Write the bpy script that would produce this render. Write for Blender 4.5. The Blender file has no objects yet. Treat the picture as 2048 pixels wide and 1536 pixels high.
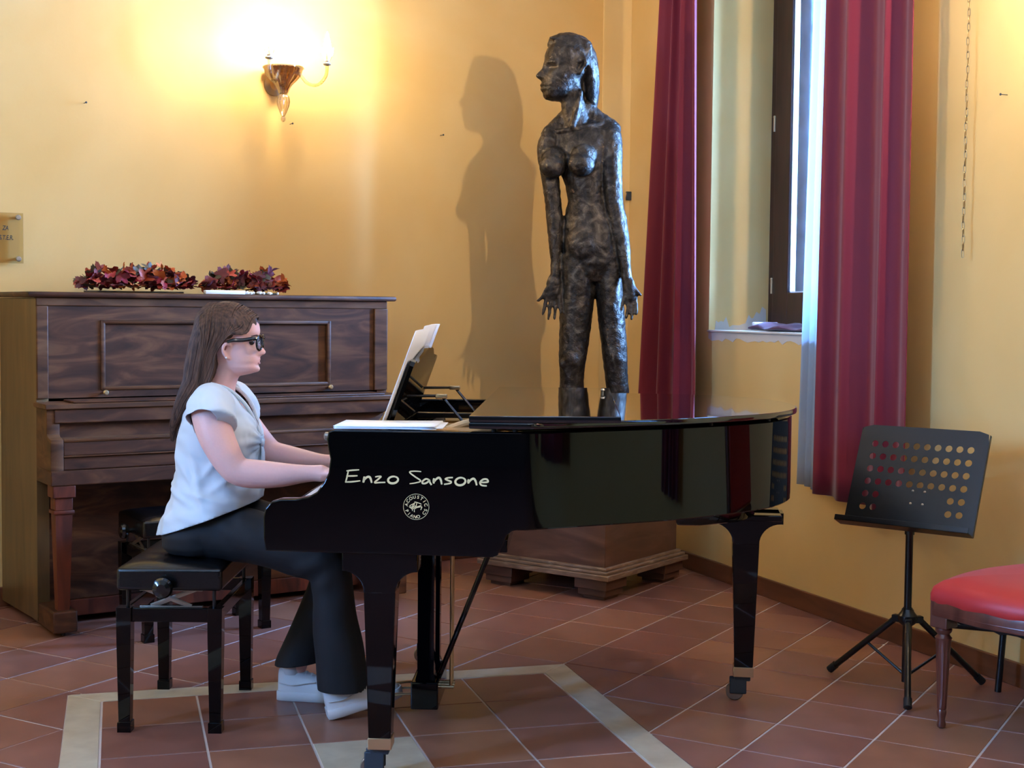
import bpy, bmesh, math, random
from mathutils import Vector, Matrix, noise
R = math.radians
scene = bpy.context.scene
col = scene.collection

# ------------------------------------------------------------------ camera
cam_d = bpy.data.cameras.new('camera'); cam = bpy.data.objects.new('camera', cam_d); col.objects.link(cam)
PITCH, ROLL, CAM_H = 0.0503, 0.00995, 1.36
cp, sp, cr, sr = math.cos(PITCH), math.sin(PITCH), math.cos(ROLL), math.sin(ROLL)
m0, m1, m2 = Vector((1, 0, 0)), Vector((0, -sp, -cp)), Vector((0, cp, -sp))
r0, r1, r2 = cr * m0 - sr * m1, sr * m0 + cr * m1, m2
cm = Matrix((r0, -r1, -r2)).transposed().to_4x4(); cm.translation = Vector((0, 0, CAM_H))
cam.matrix_world = cm
cam_d.sensor_width = 36; cam_d.lens = 2790 / 2048 * 36; cam_d.shift_y = -10.5 / 2048
cam_d.clip_start = .05
scene.camera = cam

# ------------------------------------------------------------------ world, exposure
scene.view_settings.view_transform = 'Standard'; scene.view_settings.look = 'None'
scene.view_settings.gamma = 1; scene.view_settings.use_curve_mapping = False
scene.view_settings.exposure = -0.02
world = bpy.data.worlds.new('world'); scene.world = world; world.use_nodes = True
world.node_tree.nodes['Background'].inputs[0].default_value = (.36, .6, 1, 1)
world.node_tree.nodes['Background'].inputs[1].default_value = 2.0

# right wall frame: x runs along the wall towards the camera, y goes into the wall, z up
WALL_A = R(-67.8); WALL_O = Vector((.944, 7.284, 0))
WALL_M = Matrix.Translation(WALL_O) @ Matrix.Rotation(WALL_A, 4, 'Z')

def area_light(name, M, sx, sy, power, color):
    d = bpy.data.lights.new(name, 'AREA'); d.shape = 'RECTANGLE'; d.size = sx; d.size_y = sy
    d.energy = power; d.color = color
    o = bpy.data.objects.new(name, d); col.objects.link(o); o.matrix_world = M
    return o
# daylight falling in through the three windows of the right wall (sky outside each pane)
DAY = (.24, .50, 1.0)
for s0, y0, pw in ((.95, 2.2, 3200), (5.25, 1.6, 2600), (8.0, 1.6, 2600)):
    area_light('window_daylight', WALL_M @ Matrix.Translation((s0, y0, 2.35)) @ Matrix.Rotation(R(-90), 4, 'X'), 1.3, 2.0, pw, DAY)

# and through an unseen left-wall window, added for bluish light on the pianist
area_light('window_daylight', Matrix.Translation((-4.6, 1.2, 2.35)) @ Matrix.Rotation(R(-90), 4, 'Y'), 2.0, 1.3, 1500, DAY)
# ------------------------------------------------------------------ helpers
def srgb(h):
    c = [int(h[i:i + 2], 16) / 255 for i in (0, 2, 4)]
    return tuple((x / 12.92 if x <= .04045 else ((x + .055) / 1.055) ** 2.4) for x in c) + (1,)

def mesh_from(name, verts, faces, smooth=True, angle=35):
    me = bpy.data.meshes.new(name); me.from_pydata([tuple(v) for v in verts], [], faces)
    bm = bmesh.new(); bm.from_mesh(me); bmesh.ops.recalc_face_normals(bm, faces=bm.faces[:]); bm.to_mesh(me); bm.free()
    if smooth:
        for p in me.polygons: p.use_smooth = True
        me.set_sharp_from_angle(angle=R(angle))
    return me

def mesh_bm(name, bm, smooth=True, angle=35, recalc=True):
    if recalc: bmesh.ops.recalc_face_normals(bm, faces=bm.faces[:])
    me = bpy.data.meshes.new(name); bm.to_mesh(me); bm.free()
    if smooth: shade(me, angle)
    return me

def shade(me, angle):
    """smooth by angle; big flat faces framed by small bevel faces stay flat"""
    for p in me.polygons: p.use_smooth = True
    me.set_sharp_from_angle(angle=R(angle))
    ed = {}
    for p in me.polygons:
        for k in p.edge_keys: ed.setdefault(k, []).append(p.index)
    area = [p.area for p in me.polygons]; sharp = {tuple(sorted(e.vertices)): e.use_edge_sharp for e in me.edges}
    flat = []
    for p in me.polygons:
        nb = [j for k in p.edge_keys for j in ed[k] if j != p.index]
        flat.append(bool(nb) and (all(area[j] < area[p.index] / 4 for j in nb) or all(sharp[tuple(sorted(k))] for k in p.edge_keys)))
    for p, f in zip(me.polygons, flat): p.use_smooth = not f

def obj(name, me, mat=None, parent=None, loc=None, rot=None, M=None, kind=None, label=None, cat=None, group=None):
    if isinstance(me, bmesh.types.BMesh): me = mesh_bm(name, me)
    o = bpy.data.objects.new(name, me); col.objects.link(o)
    if mat is not None and me is not None and not me.materials: me.materials.append(mat)
    if parent is not None: o.parent = parent
    if M is not None: o.matrix_local = M
    if loc is not None: o.location = loc
    if rot is not None: o.rotation_euler = rot
    if kind: o['kind'] = kind
    if label: o['label'] = label
    if cat: o['category'] = cat
    if group: o['group'] = group
    return o

def thing(name, label, cat, loc=(0, 0, 0), rz=0, group=None):
    return obj(name, None, None, None, loc, (0, 0, rz), None, None, label, cat, group)

def box(bm, x0, x1, y0, y1, z0, z1, bev=0, seg=2, M=None):
    mm = Matrix.Translation(((x0 + x1) / 2, (y0 + y1) / 2, (z0 + z1) / 2)) @ Matrix.Diagonal((x1 - x0, y1 - y0, z1 - z0, 1))
    t = bmesh.new(); bmesh.ops.create_cube(t, size=1, matrix=mm)
    if bev: bmesh.ops.bevel(t, geom=t.edges[:], offset=bev, segments=seg, affect='EDGES', profile=.5)
    if M is not None: bmesh.ops.transform(t, matrix=M, verts=t.verts[:])
    merge(bm, t)

def merge(bm, t):
    me = bpy.data.meshes.new('tmp'); t.to_mesh(me); t.free(); bm.from_mesh(me); bpy.data.meshes.remove(me)

def B(x0, x1, y0, y1, z0, z1, bev=0, seg=2, M=None):
    bm = bmesh.new(); box(bm, x0, x1, y0, y1, z0, z1, bev, seg, M); return bm

def prism(bm, pts, z0, z1, bev=0, seg=2, M=None):
    """extrude a 2D outline (x,y) from z0 to z1"""
    t = bmesh.new()
    vs = [t.verts.new((p[0], p[1], z0)) for p in pts]
    f = t.faces.new(vs)
    r = bmesh.ops.extrude_face_region(t, geom=[f])
    bmesh.ops.translate(t, vec=(0, 0, z1 - z0), verts=[g for g in r['geom'] if isinstance(g, bmesh.types.BMVert)])
    bmesh.ops.recalc_face_normals(t, faces=t.faces[:])
    if bev:
        es = [e for e in t.edges if abs(e.verts[0].co.z - e.verts[1].co.z) < 1e-6]
        bmesh.ops.bevel(t, geom=es, offset=bev, segments=seg, affect='EDGES', profile=.5)
    if M is not None: bmesh.ops.transform(t, matrix=M, verts=t.verts[:])
    merge(bm, t)

def lathe(bm, prof, n=24, M=None, flute=0, nfl=0, zf=None):
    """prof: list of (r,z) bottom to top"""
    rings = []
    M = M or Matrix()
    for (r, z) in prof:
        ring = []
        for i in range(n):
            a = 2 * math.pi * i / n
            rr = r
            if flute and (zf is None or zf[0] <= z <= zf[1]): rr = r * (1 - flute * (.5 + .5 * math.cos(nfl * a)))
            ring.append(bm.verts.new(M @ Vector((rr * math.cos(a), rr * math.sin(a), z))))
        rings.append(ring)
    for k in range(len(rings) - 1):
        for i in range(n):
            j = (i + 1) % n
            bm.faces.new((rings[k][i], rings[k][j], rings[k + 1][j], rings[k + 1][i]))
    if prof[0][0] > 1e-5: bm.faces.new(rings[0][::-1])
    if prof[-1][0] > 1e-5: bm.faces.new(rings[-1])

def loft(bm, rings, cap=True):
    """rings: lists of equally many points"""
    rv = [[bm.verts.new(p) for p in r] for r in rings]
    n = len(rv[0])
    for k in range(len(rv) - 1):
        for i in range(n):
            j = (i + 1) % n
            bm.faces.new((rv[k][i], rv[k][j], rv[k + 1][j], rv[k + 1][i]))
    if cap:
        bm.faces.new(rv[0][::-1]); bm.faces.new(rv[-1])

def ell(c, rx, ry, rot=0, tilt=0, n=28, p=2.0):
    """horizontal (super)ellipse ring; tilt = dz/dx"""
    out = []
    for i in range(n):
        a = 2 * math.pi * i / n
        ca, sa = math.cos(a), math.sin(a)
        x = rx * math.copysign(abs(ca) ** (2 / p), ca); y = ry * math.copysign(abs(sa) ** (2 / p), sa)
        X = x * math.cos(rot) - y * math.sin(rot); Y = x * math.sin(rot) + y * math.cos(rot)
        out.append(Vector((c[0] + X, c[1] + Y, c[2] + tilt * X)))
    return out

def spline(pts, m):
    """Catmull-Rom through tuples of any length, m samples per span"""
    out = []
    P = [pts[0]] + list(pts) + [pts[-1]]
    for k in range(1, len(P) - 2):
        for i in range(m):
            t = i / m
            out.append(tuple(.5 * (2 * b + (c - a) * t + (2 * a - 5 * b + 4 * c - d) * t * t + (3 * b - a - 3 * c + d) * t ** 3)
                             for a, b, c, d in zip(P[k - 1], P[k], P[k + 1], P[k + 2])))
    out.append(tuple(pts[-1])); return out

def tube(bm, pts, rad, n=10, m=0, round_caps=False, flat=1.0, ref=None):
    """tube along pts; rad float or list; flat squashes along the second frame axis"""
    if not isinstance(rad, (list, tuple)): rad = [rad] * len(pts)
    if m:
        q = spline([tuple(p) + (r,) for p, r in zip(pts, rad)], m); pts = [Vector(v[:3]) for v in q]; rad = [v[3] for v in q]
    pts = [Vector(p) for p in pts]
    if round_caps:
        d0 = (pts[0] - pts[1]).normalized(); d1 = (pts[-1] - pts[-2]).normalized()
        a, b = rad[0], rad[-1]
        pts = [pts[0] + d0 * a * .95, pts[0] + d0 * a * .65] + pts + [pts[-1] + d1 * b * .65, pts[-1] + d1 * b * .95]
        rad = [a * .3, a * .75] + list(rad) + [b * .75, b * .3]
    T = []
    for i in range(len(pts)):
        T.append((pts[min(i + 1, len(pts) - 1)] - pts[max(i - 1, 0)]).normalized())
    u = Vector(ref) if ref is not None else (Vector((0, 0, 1)) if abs(T[0].z) < .9 else Vector((1, 0, 0)))
    rings = []
    for p, t, r in zip(pts, T, rad):
        u = (u - t * u.dot(t)); u.normalize(); w = t.cross(u)
        rings.append([p + (u * math.cos(2 * math.pi * i / n) * r * flat + w * math.sin(2 * math.pi * i / n) * r) for i in range(n)])
    loft(bm, rings)

def ball(bm, c, r, seg=16, sc=(1, 1, 1), M=None):
    mm = Matrix.Translation(c) @ Matrix.Diagonal((sc[0], sc[1], sc[2], 1))
    if M is not None: mm = M @ mm
    bmesh.ops.create_uvsphere(bm, u_segments=seg, v_segments=max(6, seg // 2 + 2), radius=r, matrix=mm)

def remesh(bm, voxel, smooth=4, fac=.5):
    bmesh.ops.recalc_face_normals(bm, faces=bm.faces[:])
    me = bpy.data.meshes.new('tmp'); bm.to_mesh(me); bm.free()
    o = bpy.data.objects.new('tmp', me); col.objects.link(o)
    md = o.modifiers.new('r', 'REMESH'); md.mode = 'VOXEL'; md.voxel_size = voxel
    if smooth:
        sm = o.modifiers.new('s', 'SMOOTH'); sm.iterations = smooth; sm.factor = fac
    dg = bpy.context.evaluated_depsgraph_get(); dg.update()
    out = bpy.data.meshes.new_from_object(o.evaluated_get(dg))
    bpy.data.objects.remove(o); bpy.data.meshes.remove(me)
    for p in out.polygons: p.use_smooth = True
    return out

def displace(me, fn):
    ns = [v.normal.copy() for v in me.vertices]
    for v, n in zip(me.vertices, ns): v.co += n * fn(v.co, n)
    me.update()

def cut_faces(me, test):
    bm = bmesh.new(); bm.from_mesh(me); bm.normal_update()
    bmesh.ops.delete(bm, geom=[f for f in bm.faces if test(f.calc_center_median(), f.normal)], context='FACES')
    bm.to_mesh(me); bm.free()
    for p in me.polygons: p.use_smooth = True

# ------------------------------------------------------------------ materials
def mat_new(name):
    m = bpy.data.materials.new(name); m.use_nodes = True
    nt = m.node_tree; b = nt.nodes['Principled BSDF']
    return m, nt, b

def plain(name, hexc, rough=.5, metal=0, spec=.5, coat=0, bump=0, bscale=60, var=0, sheen=0, emit=None, estr=0, stretch=None, trans=0, alpha=1, sub=0):
    m, nt, b = mat_new(name); c = srgb(hexc)
    b.inputs['Base Color'].default_value = c; b.inputs['Roughness'].default_value = rough
    b.inputs['Metallic'].default_value = metal; b.inputs['Specular IOR Level'].default_value = spec
    b.inputs['Coat Weight'].default_value = coat; b.inputs['Coat Roughness'].default_value = .03
    b.inputs['Sheen Weight'].default_value = sheen; b.inputs['Transmission Weight'].default_value = trans
    b.inputs['Alpha'].default_value = alpha; b.inputs['Subsurface Weight'].default_value = sub
    if sub: b.inputs['Subsurface Radius'].default_value = (.012, .005, .003); b.inputs['Subsurface Scale'].default_value = 1
    if emit: b.inputs['Emission Color'].default_value = srgb(emit); b.inputs['Emission Strength'].default_value = estr
    if var or bump:
        tc = nt.nodes.new('ShaderNodeTexCoord'); mp = nt.nodes.new('ShaderNodeMapping')
        if stretch: mp.inputs['Scale'].default_value = stretch
        nt.links.new(tc.outputs['Object'], mp.inputs[0])
        nz = nt.nodes.new('ShaderNodeTexNoise'); nz.inputs['Scale'].default_value = bscale; nz.inputs['Detail'].default_value = 5
        nt.links.new(mp.outputs[0], nz.inputs['Vector'])
        if var:
            mx = nt.nodes.new('ShaderNodeMix'); mx.data_type = 'RGBA'
            mx.inputs['A'].default_value = tuple(x * (1 - var) for x in c[:3]) + (1,)
            mx.inputs['B'].default_value = tuple(min(1, x * (1 + var)) for x in c[:3]) + (1,)
            nt.links.new(nz.outputs[0], mx.inputs['Factor']); nt.links.new(mx.outputs['Result'], b.inputs['Base Color'])
        if bump:
            bp = nt.nodes.new('ShaderNodeBump'); bp.inputs['Strength'].default_value = bump; bp.inputs['Distance'].default_value = .004
            nt.links.new(nz.outputs[0], bp.inputs['Height']); nt.links.new(bp.outputs[0], b.inputs['Normal'])
    return m

def ramp_mat(name, stops, scale, stretch=(1, 1, 1), rough=.4, detail=6, dist=0, bump=.1, coat=0, kind='noise', metal=0, rvar=0, spec=.5):
    m, nt, b = mat_new(name)
    tc = nt.nodes.new('ShaderNodeTexCoord'); mp = nt.nodes.new('ShaderNodeMapping'); mp.inputs['Scale'].default_value = stretch
    nt.links.new(tc.outputs['Object'], mp.inputs[0])
    nz = nt.nodes.new('ShaderNodeTexNoise'); nz.inputs['Scale'].default_value = scale; nz.inputs['Detail'].default_value = detail
    nz.inputs['Distortion'].default_value = dist
    nt.links.new(mp.outputs[0], nz.inputs['Vector'])
    rp = nt.nodes.new('ShaderNodeValToRGB'); e = rp.color_ramp.elements
    while len(e) < len(stops): e.new(.5)
    for el, (p, h) in zip(e, stops): el.position = p; el.color = srgb(h)
    nt.links.new(nz.outputs[0], rp.inputs[0]); nt.links.new(rp.outputs[0], b.inputs['Base Color'])
    b.inputs['Roughness'].default_value = rough; b.inputs['Coat Weight'].default_value = coat; b.inputs['Metallic'].default_value = metal
    b.inputs['Specular IOR Level'].default_value = spec; b.inputs['Coat Roughness'].default_value = .08
    if bump:
        bp = nt.nodes.new('ShaderNodeBump'); bp.inputs['Strength'].default_value = bump; bp.inputs['Distance'].default_value = .004
        nt.links.new(nz.outputs[0], bp.inputs['Height']); nt.links.new(bp.outputs[0], b.inputs['Normal'])
    if rvar:
        mr = nt.nodes.new('ShaderNodeMapRange'); mr.inputs['To Min'].default_value = rough - rvar; mr.inputs['To Max'].default_value = rough + rvar
        nt.links.new(nz.outputs[0], mr.inputs[0]); nt.links.new(mr.outputs[0], b.inputs['Roughness'])
    return m

def clear_glass(name, tint='ffffff', gloss=.12, rough=.02):
    m = bpy.data.materials.new(name); m.use_nodes = True; nt = m.node_tree
    for n in list(nt.nodes): nt.nodes.remove(n)
    o = nt.nodes.new('ShaderNodeOutputMaterial'); mx = nt.nodes.new('ShaderNodeMixShader')
    t = nt.nodes.new('ShaderNodeBsdfTransparent'); t.inputs[0].default_value = srgb(tint)
    g = nt.nodes.new('ShaderNodeBsdfGlossy'); g.inputs['Roughness'].default_value = rough
    lw = nt.nodes.new('ShaderNodeLayerWeight'); lw.inputs[0].default_value = .35
    mr = nt.nodes.new('ShaderNodeMapRange'); mr.inputs['To Min'].default_value = gloss * .5; mr.inputs['To Max'].default_value = min(1, gloss * 5)
    nt.links.new(lw.outputs['Facing'], mr.inputs[0]); nt.links.new(mr.outputs[0], mx.inputs[0])
    nt.links.new(t.outputs[0], mx.inputs[1]); nt.links.new(g.outputs[0], mx.inputs[2]); nt.links.new(mx.outputs[0], o.inputs[0])
    return m

def wall_mat(name, h1, h2, h3):
    """old yellow distemper: broad clouds of tone, fine plaster grain"""
    m, nt, b = mat_new(name)
    tc = nt.nodes.new('ShaderNodeTexCoord')
    n1 = nt.nodes.new('ShaderNodeTexNoise'); n1.inputs['Scale'].default_value = .9; n1.inputs['Detail'].default_value = 4; n1.inputs['Distortion'].default_value = .6
    n2 = nt.nodes.new('ShaderNodeTexNoise'); n2.inputs['Scale'].default_value = 30; n2.inputs['Detail'].default_value = 6
    nt.links.new(tc.outputs['Object'], n1.inputs['Vector']); nt.links.new(tc.outputs['Object'], n2.inputs['Vector'])
    rp = nt.nodes.new('ShaderNodeValToRGB'); e = rp.color_ramp.elements; e.new(.5)
    for el, (p, h) in zip(e, ((.3, h1), (.5, h2), (.7, h3))): el.position = p; el.color = srgb(h)
    nt.links.new(n1.outputs[0], rp.inputs[0]); nt.links.new(rp.outputs[0], b.inputs['Base Color'])
    bp = nt.nodes.new('ShaderNodeBump'); bp.inputs['Strength'].default_value = .18; bp.inputs['Distance'].default_value = .003
    nt.links.new(n2.outputs[0], bp.inputs['Height']); nt.links.new(bp.outputs[0], b.inputs['Normal'])
    b.inputs['Roughness'].default_value = .6; b.inputs['Specular IOR Level'].default_value = .3
    return m

MT = {}
MT['wall'] = wall_mat('yellow_wall', 'cfa661', 'd5af6d', 'dab97d')
MT['darkwall'] = plain('dimmed_wall', '3a2c1e', .6)  # dark colour stands in for the dim hall behind the camera
MT['ceil'] = plain('ceiling_white', 'f0e6d2', .8)
MT['tile'] = []
for i, (h, g) in enumerate((('7b5043', '8d6054'), ('764c41', '875a4f'), ('80533f', '92644f'), ('70483d', '83574b'))):
    MT['tile'].append(ramp_mat('terracotta_%d' % i, ((.3, h), (.7, g)), 7, (1, 1, 1), .36, 8, .5, .06, rvar=.06))
MT['stone'] = ramp_mat('pale_stone', ((.3, 'a89a82'), (.7, 'c2b69e')), 9, rough=.38, bump=.05, dist=.4)
MT['floorfar'] = ramp_mat('far_terracotta', ((.3, '6a4339'), (.7, '7d5145')), 3, rough=.45, bump=.05)
MT['grout'] = plain('grout', 'b9aca6', .8, bump=.3, bscale=90)
MT['black'] = plain('black_lacquer', '030304', .035, spec=.32)
MT['blacklid'] = plain('black_lacquer_lid', '0a0a0b', .06, spec=.5, coat=.9)
MT['blacksat'] = plain('black_satin', '08080a', .3)
MT['leather'] = plain('black_leather', '060608', .24, spec=.5, bump=.12, bscale=260)
MT['steel'] = plain('grey_steel', '9a938a', .35, metal=.9)
MT['brass'] = plain('brass', 'd0b890', .28, metal=.9)
MT['gold'] = plain('gold_paint', 'e6cc94', .4, spec=.4)
MT['ivory'] = plain('ivory', 'e8e6e0', .2, coat=.3)
MT['redfelt'] = plain('red_felt', '5a1414', .9)
MT['plate'] = plain('gold_plate', '9c7a48', .4, metal=.6)
MT['spruce'] = ramp_mat('pale_wood', ((.3, 'a57e50'), (.7, 'c69c68')), 6, (1, 12, 1), .5)
MT['wood'] = ramp_mat('walnut', ((.25, '211008'), (.5, '462716'), (.75, '6a4529')), 1.7, (1.4, 3, 6), .5, 8, 2.2, .03, spec=.3)
MT['woodlite'] = ramp_mat('walnut_light', ((.25, '2e180b'), (.5, '51321c'), (.8, '6e4b2f')), 2.6, (1.2, 3, 6), .5, 8, 1.4, .03, spec=.3)
MT['woodred'] = ramp_mat('walnut_red', ((.25, '2c120b'), (.5, '5c2817'), (.8, '7c3b20')), 2.6, (4, 4, 1), .5, 8, 1.0, .03, spec=.3)
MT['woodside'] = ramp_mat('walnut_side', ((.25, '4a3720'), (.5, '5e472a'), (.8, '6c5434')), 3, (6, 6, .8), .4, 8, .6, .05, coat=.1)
MT['pedwood'] = ramp_mat('worn_wood', ((.25, '3a231a'), (.55, '5a3b2d'), (.72, '6d4d3c'), (.9, '8f7461')), 2.0, (1.2, 1.2, 5), .45, 9, 1.2, .12)
MT['pedmould'] = ramp_mat('worn_moulding', ((.25, '5a4433'), (.55, '7d6350'), (.85, 'ad9680')), 5, (2, 2, 12), .4, 8, 1.0, .1)
MT['base'] = ramp_mat('skirting_wood', ((.3, '54301e'), (.7, '70422a')), 3, (1, 6, 6), .38, 6, .6, .04)
MT['winwood'] = ramp_mat('window_wood', ((.3, '2e1810'), (.7, '40241a')), 4, (6, 6, 1), .35, 6, .6, .04)
MT['chairwood'] = ramp_mat('chair_wood', ((.3, '4c2217'), (.7, '6d3626')), 5, (5, 5, 1), .3, 6, .6, .04, coat=.3)
def bronze():
    m, nt, b = mat_new('bronze')
    tc = nt.nodes.new('ShaderNodeTexCoord')
    n1 = nt.nodes.new('ShaderNodeTexNoise'); n1.inputs['Scale'].default_value = 18; n1.inputs['Detail'].default_value = 8; n1.inputs['Distortion'].default_value = 1.2
    n2 = nt.nodes.new('ShaderNodeTexNoise'); n2.inputs['Scale'].default_value = 55; n2.inputs['Detail'].default_value = 4; n2.inputs['Distortion'].default_value = 2
    nt.links.new(tc.outputs['Object'], n1.inputs['Vector']); nt.links.new(tc.outputs['Object'], n2.inputs['Vector'])
    rp = nt.nodes.new('ShaderNodeValToRGB'); e = rp.color_ramp.elements; e.new(.5)
    for el, (p, h) in zip(e, ((.3, '1f1a16'), (.5, '37302a'), (.72, '5c5349'))): el.position = p; el.color = srgb(h)
    nt.links.new(n1.outputs[0], rp.inputs[0]); nt.links.new(rp.outputs[0], b.inputs['Base Color'])
    bp = nt.nodes.new('ShaderNodeBump'); bp.inputs['Strength'].default_value = .55; bp.inputs['Distance'].default_value = .006
    nt.links.new(n2.outputs[0], bp.inputs['Height']); nt.links.new(bp.outputs[0], b.inputs['Normal'])
    b.inputs['Metallic'].default_value = .7; b.inputs['Roughness'].default_value = .43
    return m
MT['bronze'] = bronze()
def velvet(name, h1, h2):
    m = plain(name, h1, .62, sheen=.25, bump=.05, bscale=300, spec=.25)
    return m
MT['curtain'] = velvet('burgundy_cloth', '6e1226', '8a1a30')
MT['cloth_purple'] = velvet('plum_cloth', '4a0c38', '4a0c38')
def sheer():
    m = bpy.data.materials.new('sheer_voile'); m.use_nodes = True; nt = m.node_tree
    for n in list(nt.nodes): nt.nodes.remove(n)
    o = nt.nodes.new('ShaderNodeOutputMaterial')
    d = nt.nodes.new('ShaderNodeBsdfDiffuse'); d.inputs[0].default_value = srgb('b4c0cc')
    t = nt.nodes.new('ShaderNodeBsdfTranslucent'); t.inputs[0].default_value = srgb('b4c0cc')
    p = nt.nodes.new('ShaderNodeBsdfTransparent')
    a = nt.nodes.new('ShaderNodeMixShader'); a.inputs[0].default_value = .45
    b = nt.nodes.new('ShaderNodeMixShader'); b.inputs[0].default_value = .2
    nt.links.new(d.outputs[0], a.inputs[1]); nt.links.new(t.outputs[0], a.inputs[2])
    nt.links.new(a.outputs[0], b.inputs[1]); nt.links.new(p.outputs[0], b.inputs[2]); nt.links.new(b.outputs[0], o.inputs[0])
    return m
MT['sheer'] = sheer()
MT['pane'] = clear_glass('window_pane', 'f2f8ff', .06)
MT['acrylic'] = clear_glass('acrylic', 'f4f0e2', .12)
MT['lampglass'] = clear_glass('lamp_glass', 'f3ead6', .3, .06)
MT['amber'] = clear_glass('amber_glass', 'e4c890', .45, .12)
MT['outstone'] = ramp_mat('grey_render', ((.3, '4a555c'), (.7, '6c7880')), 6, (1, 1, 1), .8, 9, .4, .5)
MT['iron'] = plain('dark_iron', '3a4148', .6, metal=.5)
MT['whitewall'] = plain('bare_plaster', 'c2b9ac', .8, bump=.4, bscale=50)
MT['skin'] = plain('skin', 'e4b0a4', .48, spec=.4, sub=.12, bump=.03, bscale=160, var=.04)
MT['lip'] = plain('lips', 'c98984', .4)
MT['blouse'] = plain('white_blouse', 'c6d0d6', .62, sheen=.1, bump=.05, bscale=420)
MT['trouser'] = plain('black_trousers', '080a0f', .75, sheen=.0, bump=.06, bscale=380)
MT['sneaker'] = plain('white_leather', 'cbc6c2', .5, bump=.05, bscale=120)
MT['sole'] = plain('white_rubber', 'c6c0bb', .6)
MT['sock'] = plain('white_sock', 'd8d8d8', .8)
MT['dark'] = plain('dark_plastic', '0a0908', .15, coat=.4)
MT['white'] = plain('paper', 'eef0f4', .7)
MT['wax'] = plain('white_wax', 'eeeae0', .5)
MT['redseat'] = plain('red_satin', 'b8231c', .5, sheen=.1, bump=.03, bscale=200)
MT['lining'] = plain('torn_lining', '1a1c20', .9)
MT['rubber'] = plain('black_rubber', '0a0a0a', .6)
MT['print'] = plain('black_print', '101010', .6)
MT['eye'] = plain('eye', '2a2220', .2)
def hair_mat():
    m, nt, b = mat_new('brown_hair')
    tc = nt.nodes.new('ShaderNodeTexCoord'); mp = nt.nodes.new('ShaderNodeMapping'); mp.inputs['Scale'].default_value = (90, 220, 5)
    mp.inputs['Rotation'].default_value = (0, R(-12), 0)
    nt.links.new(tc.outputs['Object'], mp.inputs[0])
    nz = nt.nodes.new('ShaderNodeTexNoise'); nz.inputs['Scale'].default_value = 1; nz.inputs['Detail'].default_value = 4
    nt.links.new(mp.outputs[0], nz.inputs['Vector'])
    rp = nt.nodes.new('ShaderNodeValToRGB'); e = rp.color_ramp.elements
    e[0].position = .3; e[0].color = srgb('2a1c15'); e[1].position = .72; e[1].color = srgb('6a4c3c')
    nt.links.new(nz.outputs[0], rp.inputs[0]); nt.links.new(rp.outputs[0], b.inputs['Base Color'])
    bp = nt.nodes.new('ShaderNodeBump'); bp.inputs['Strength'].default_value = .35; bp.inputs['Distance'].default_value = .003
    nt.links.new(nz.outputs[0], bp.inputs['Height']); nt.links.new(bp.outputs[0], b.inputs['Normal'])
    b.inputs['Roughness'].default_value = .55; b.inputs['Specular IOR Level'].default_value = .3
    return m
MT['hair'] = hair_mat()
MT['bulb'] = plain('bulb_glow', 'fff2d8', .5, emit='ffeccf', estr=950)
MT['bulb_strong'] = plain('bulb_strong', 'fff2d8', .5, emit='ffeccf', estr=5600)
MT['bulb_off'] = plain('bulb_unlit', 'e8e0d0', .3)
MT['globe'] = plain('fill_globe', 'ffffff', .5, emit='ffe9cc', estr=8)  # glow of the added fill globes

# ================================================================== THE ROOM
UP_A = R(33); UP_O = Vector((-1.859, 5.608, 0))          # frame of the back wall and the upright piano
UP_M = Matrix.Translation(UP_O) @ Matrix.Rotation(UP_A, 4, 'Z')
WALL_B = .745                                            # depth of the back wall in that frame
def upw(a, b, z=0): return UP_M @ Vector((a, b, z))
ROOM_H = 3.9
CORNER_R = WALL_M @ Vector((-.758, 0, 0))
CORNER_L = upw(3.295, WALL_B)
# --- floor: grout bed with every tile its own piece
flo = obj('floor', B(-4.2, 6.2, -4.2, 9.0, -.12, -.0042), MT['floorfar'], kind='structure', label='terracotta tiled floor with a pale stone border square')
obj('grout_bed', B(-4.1, 4.1, 2.95, 8.7, -.006, -.0022), MT['grout'], flo)
def clip(poly, n, d, keep=1):
    """keep the part of poly with keep*(n.p - d) >= 0"""
    out = []
    for i in range(len(poly)):
        p, q = poly[i], poly[(i + 1) % len(poly)]
        a = keep * (n[0] * p[0] + n[1] * p[1] - d); b = keep * (n[0] * q[0] + n[1] * q[1] - d)
        if a >= 0: out.append(p)
        if (a > 0 > b) or (a < 0 < b):
            t = a / (a - b); out.append((p[0] + (q[0] - p[0]) * t, p[1] + (q[1] - p[1]) * t))
    return out
def parea(p): return abs(sum(p[i][0] * p[(i + 1) % len(p)][1] - p[(i + 1) % len(p)][0] * p[i][1] for i in range(len(p)))) / 2 if len(p) > 2 else 0
TILE = .3175; GAP = .0075
ba = R(-15.8); bu = (math.sin(ba), math.cos(ba)); bv = (math.cos(ba), -math.sin(ba))      # the border square
V0, V1, U1, U0 = -.17, 1.643, 5.035, 5.035 - 1.813
def bpt(v, u): return (v * bv[0] + u * bu[0], v * bv[1] + u * bu[1])
def tile_mesh(poly):
    bm = bmesh.new(); c = (sum(p[0] for p in poly) / len(poly), sum(p[1] for p in poly) / len(poly))
    top = [bm.verts.new((c[0] + (p[0] - c[0]) * .992, c[1] + (p[1] - c[1]) * .992, 0)) for p in poly]
    mid = [bm.verts.new((p[0], p[1], -.0015)) for p in poly]
    bot = [bm.verts.new((p[0], p[1], -.006)) for p in poly]
    n = len(poly); bm.faces.new(top)
    for i in range(n):
        j = (i + 1) % n
        bm.faces.new((mid[i], mid[j], top[j], top[i])); bm.faces.new((bot[i], bot[j], mid[j], mid[i]))
    return mesh_bm('floor_tile', bm, smooth=False)
rng = random.Random(4)
h = TILE / 2 - GAP / 2
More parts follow.
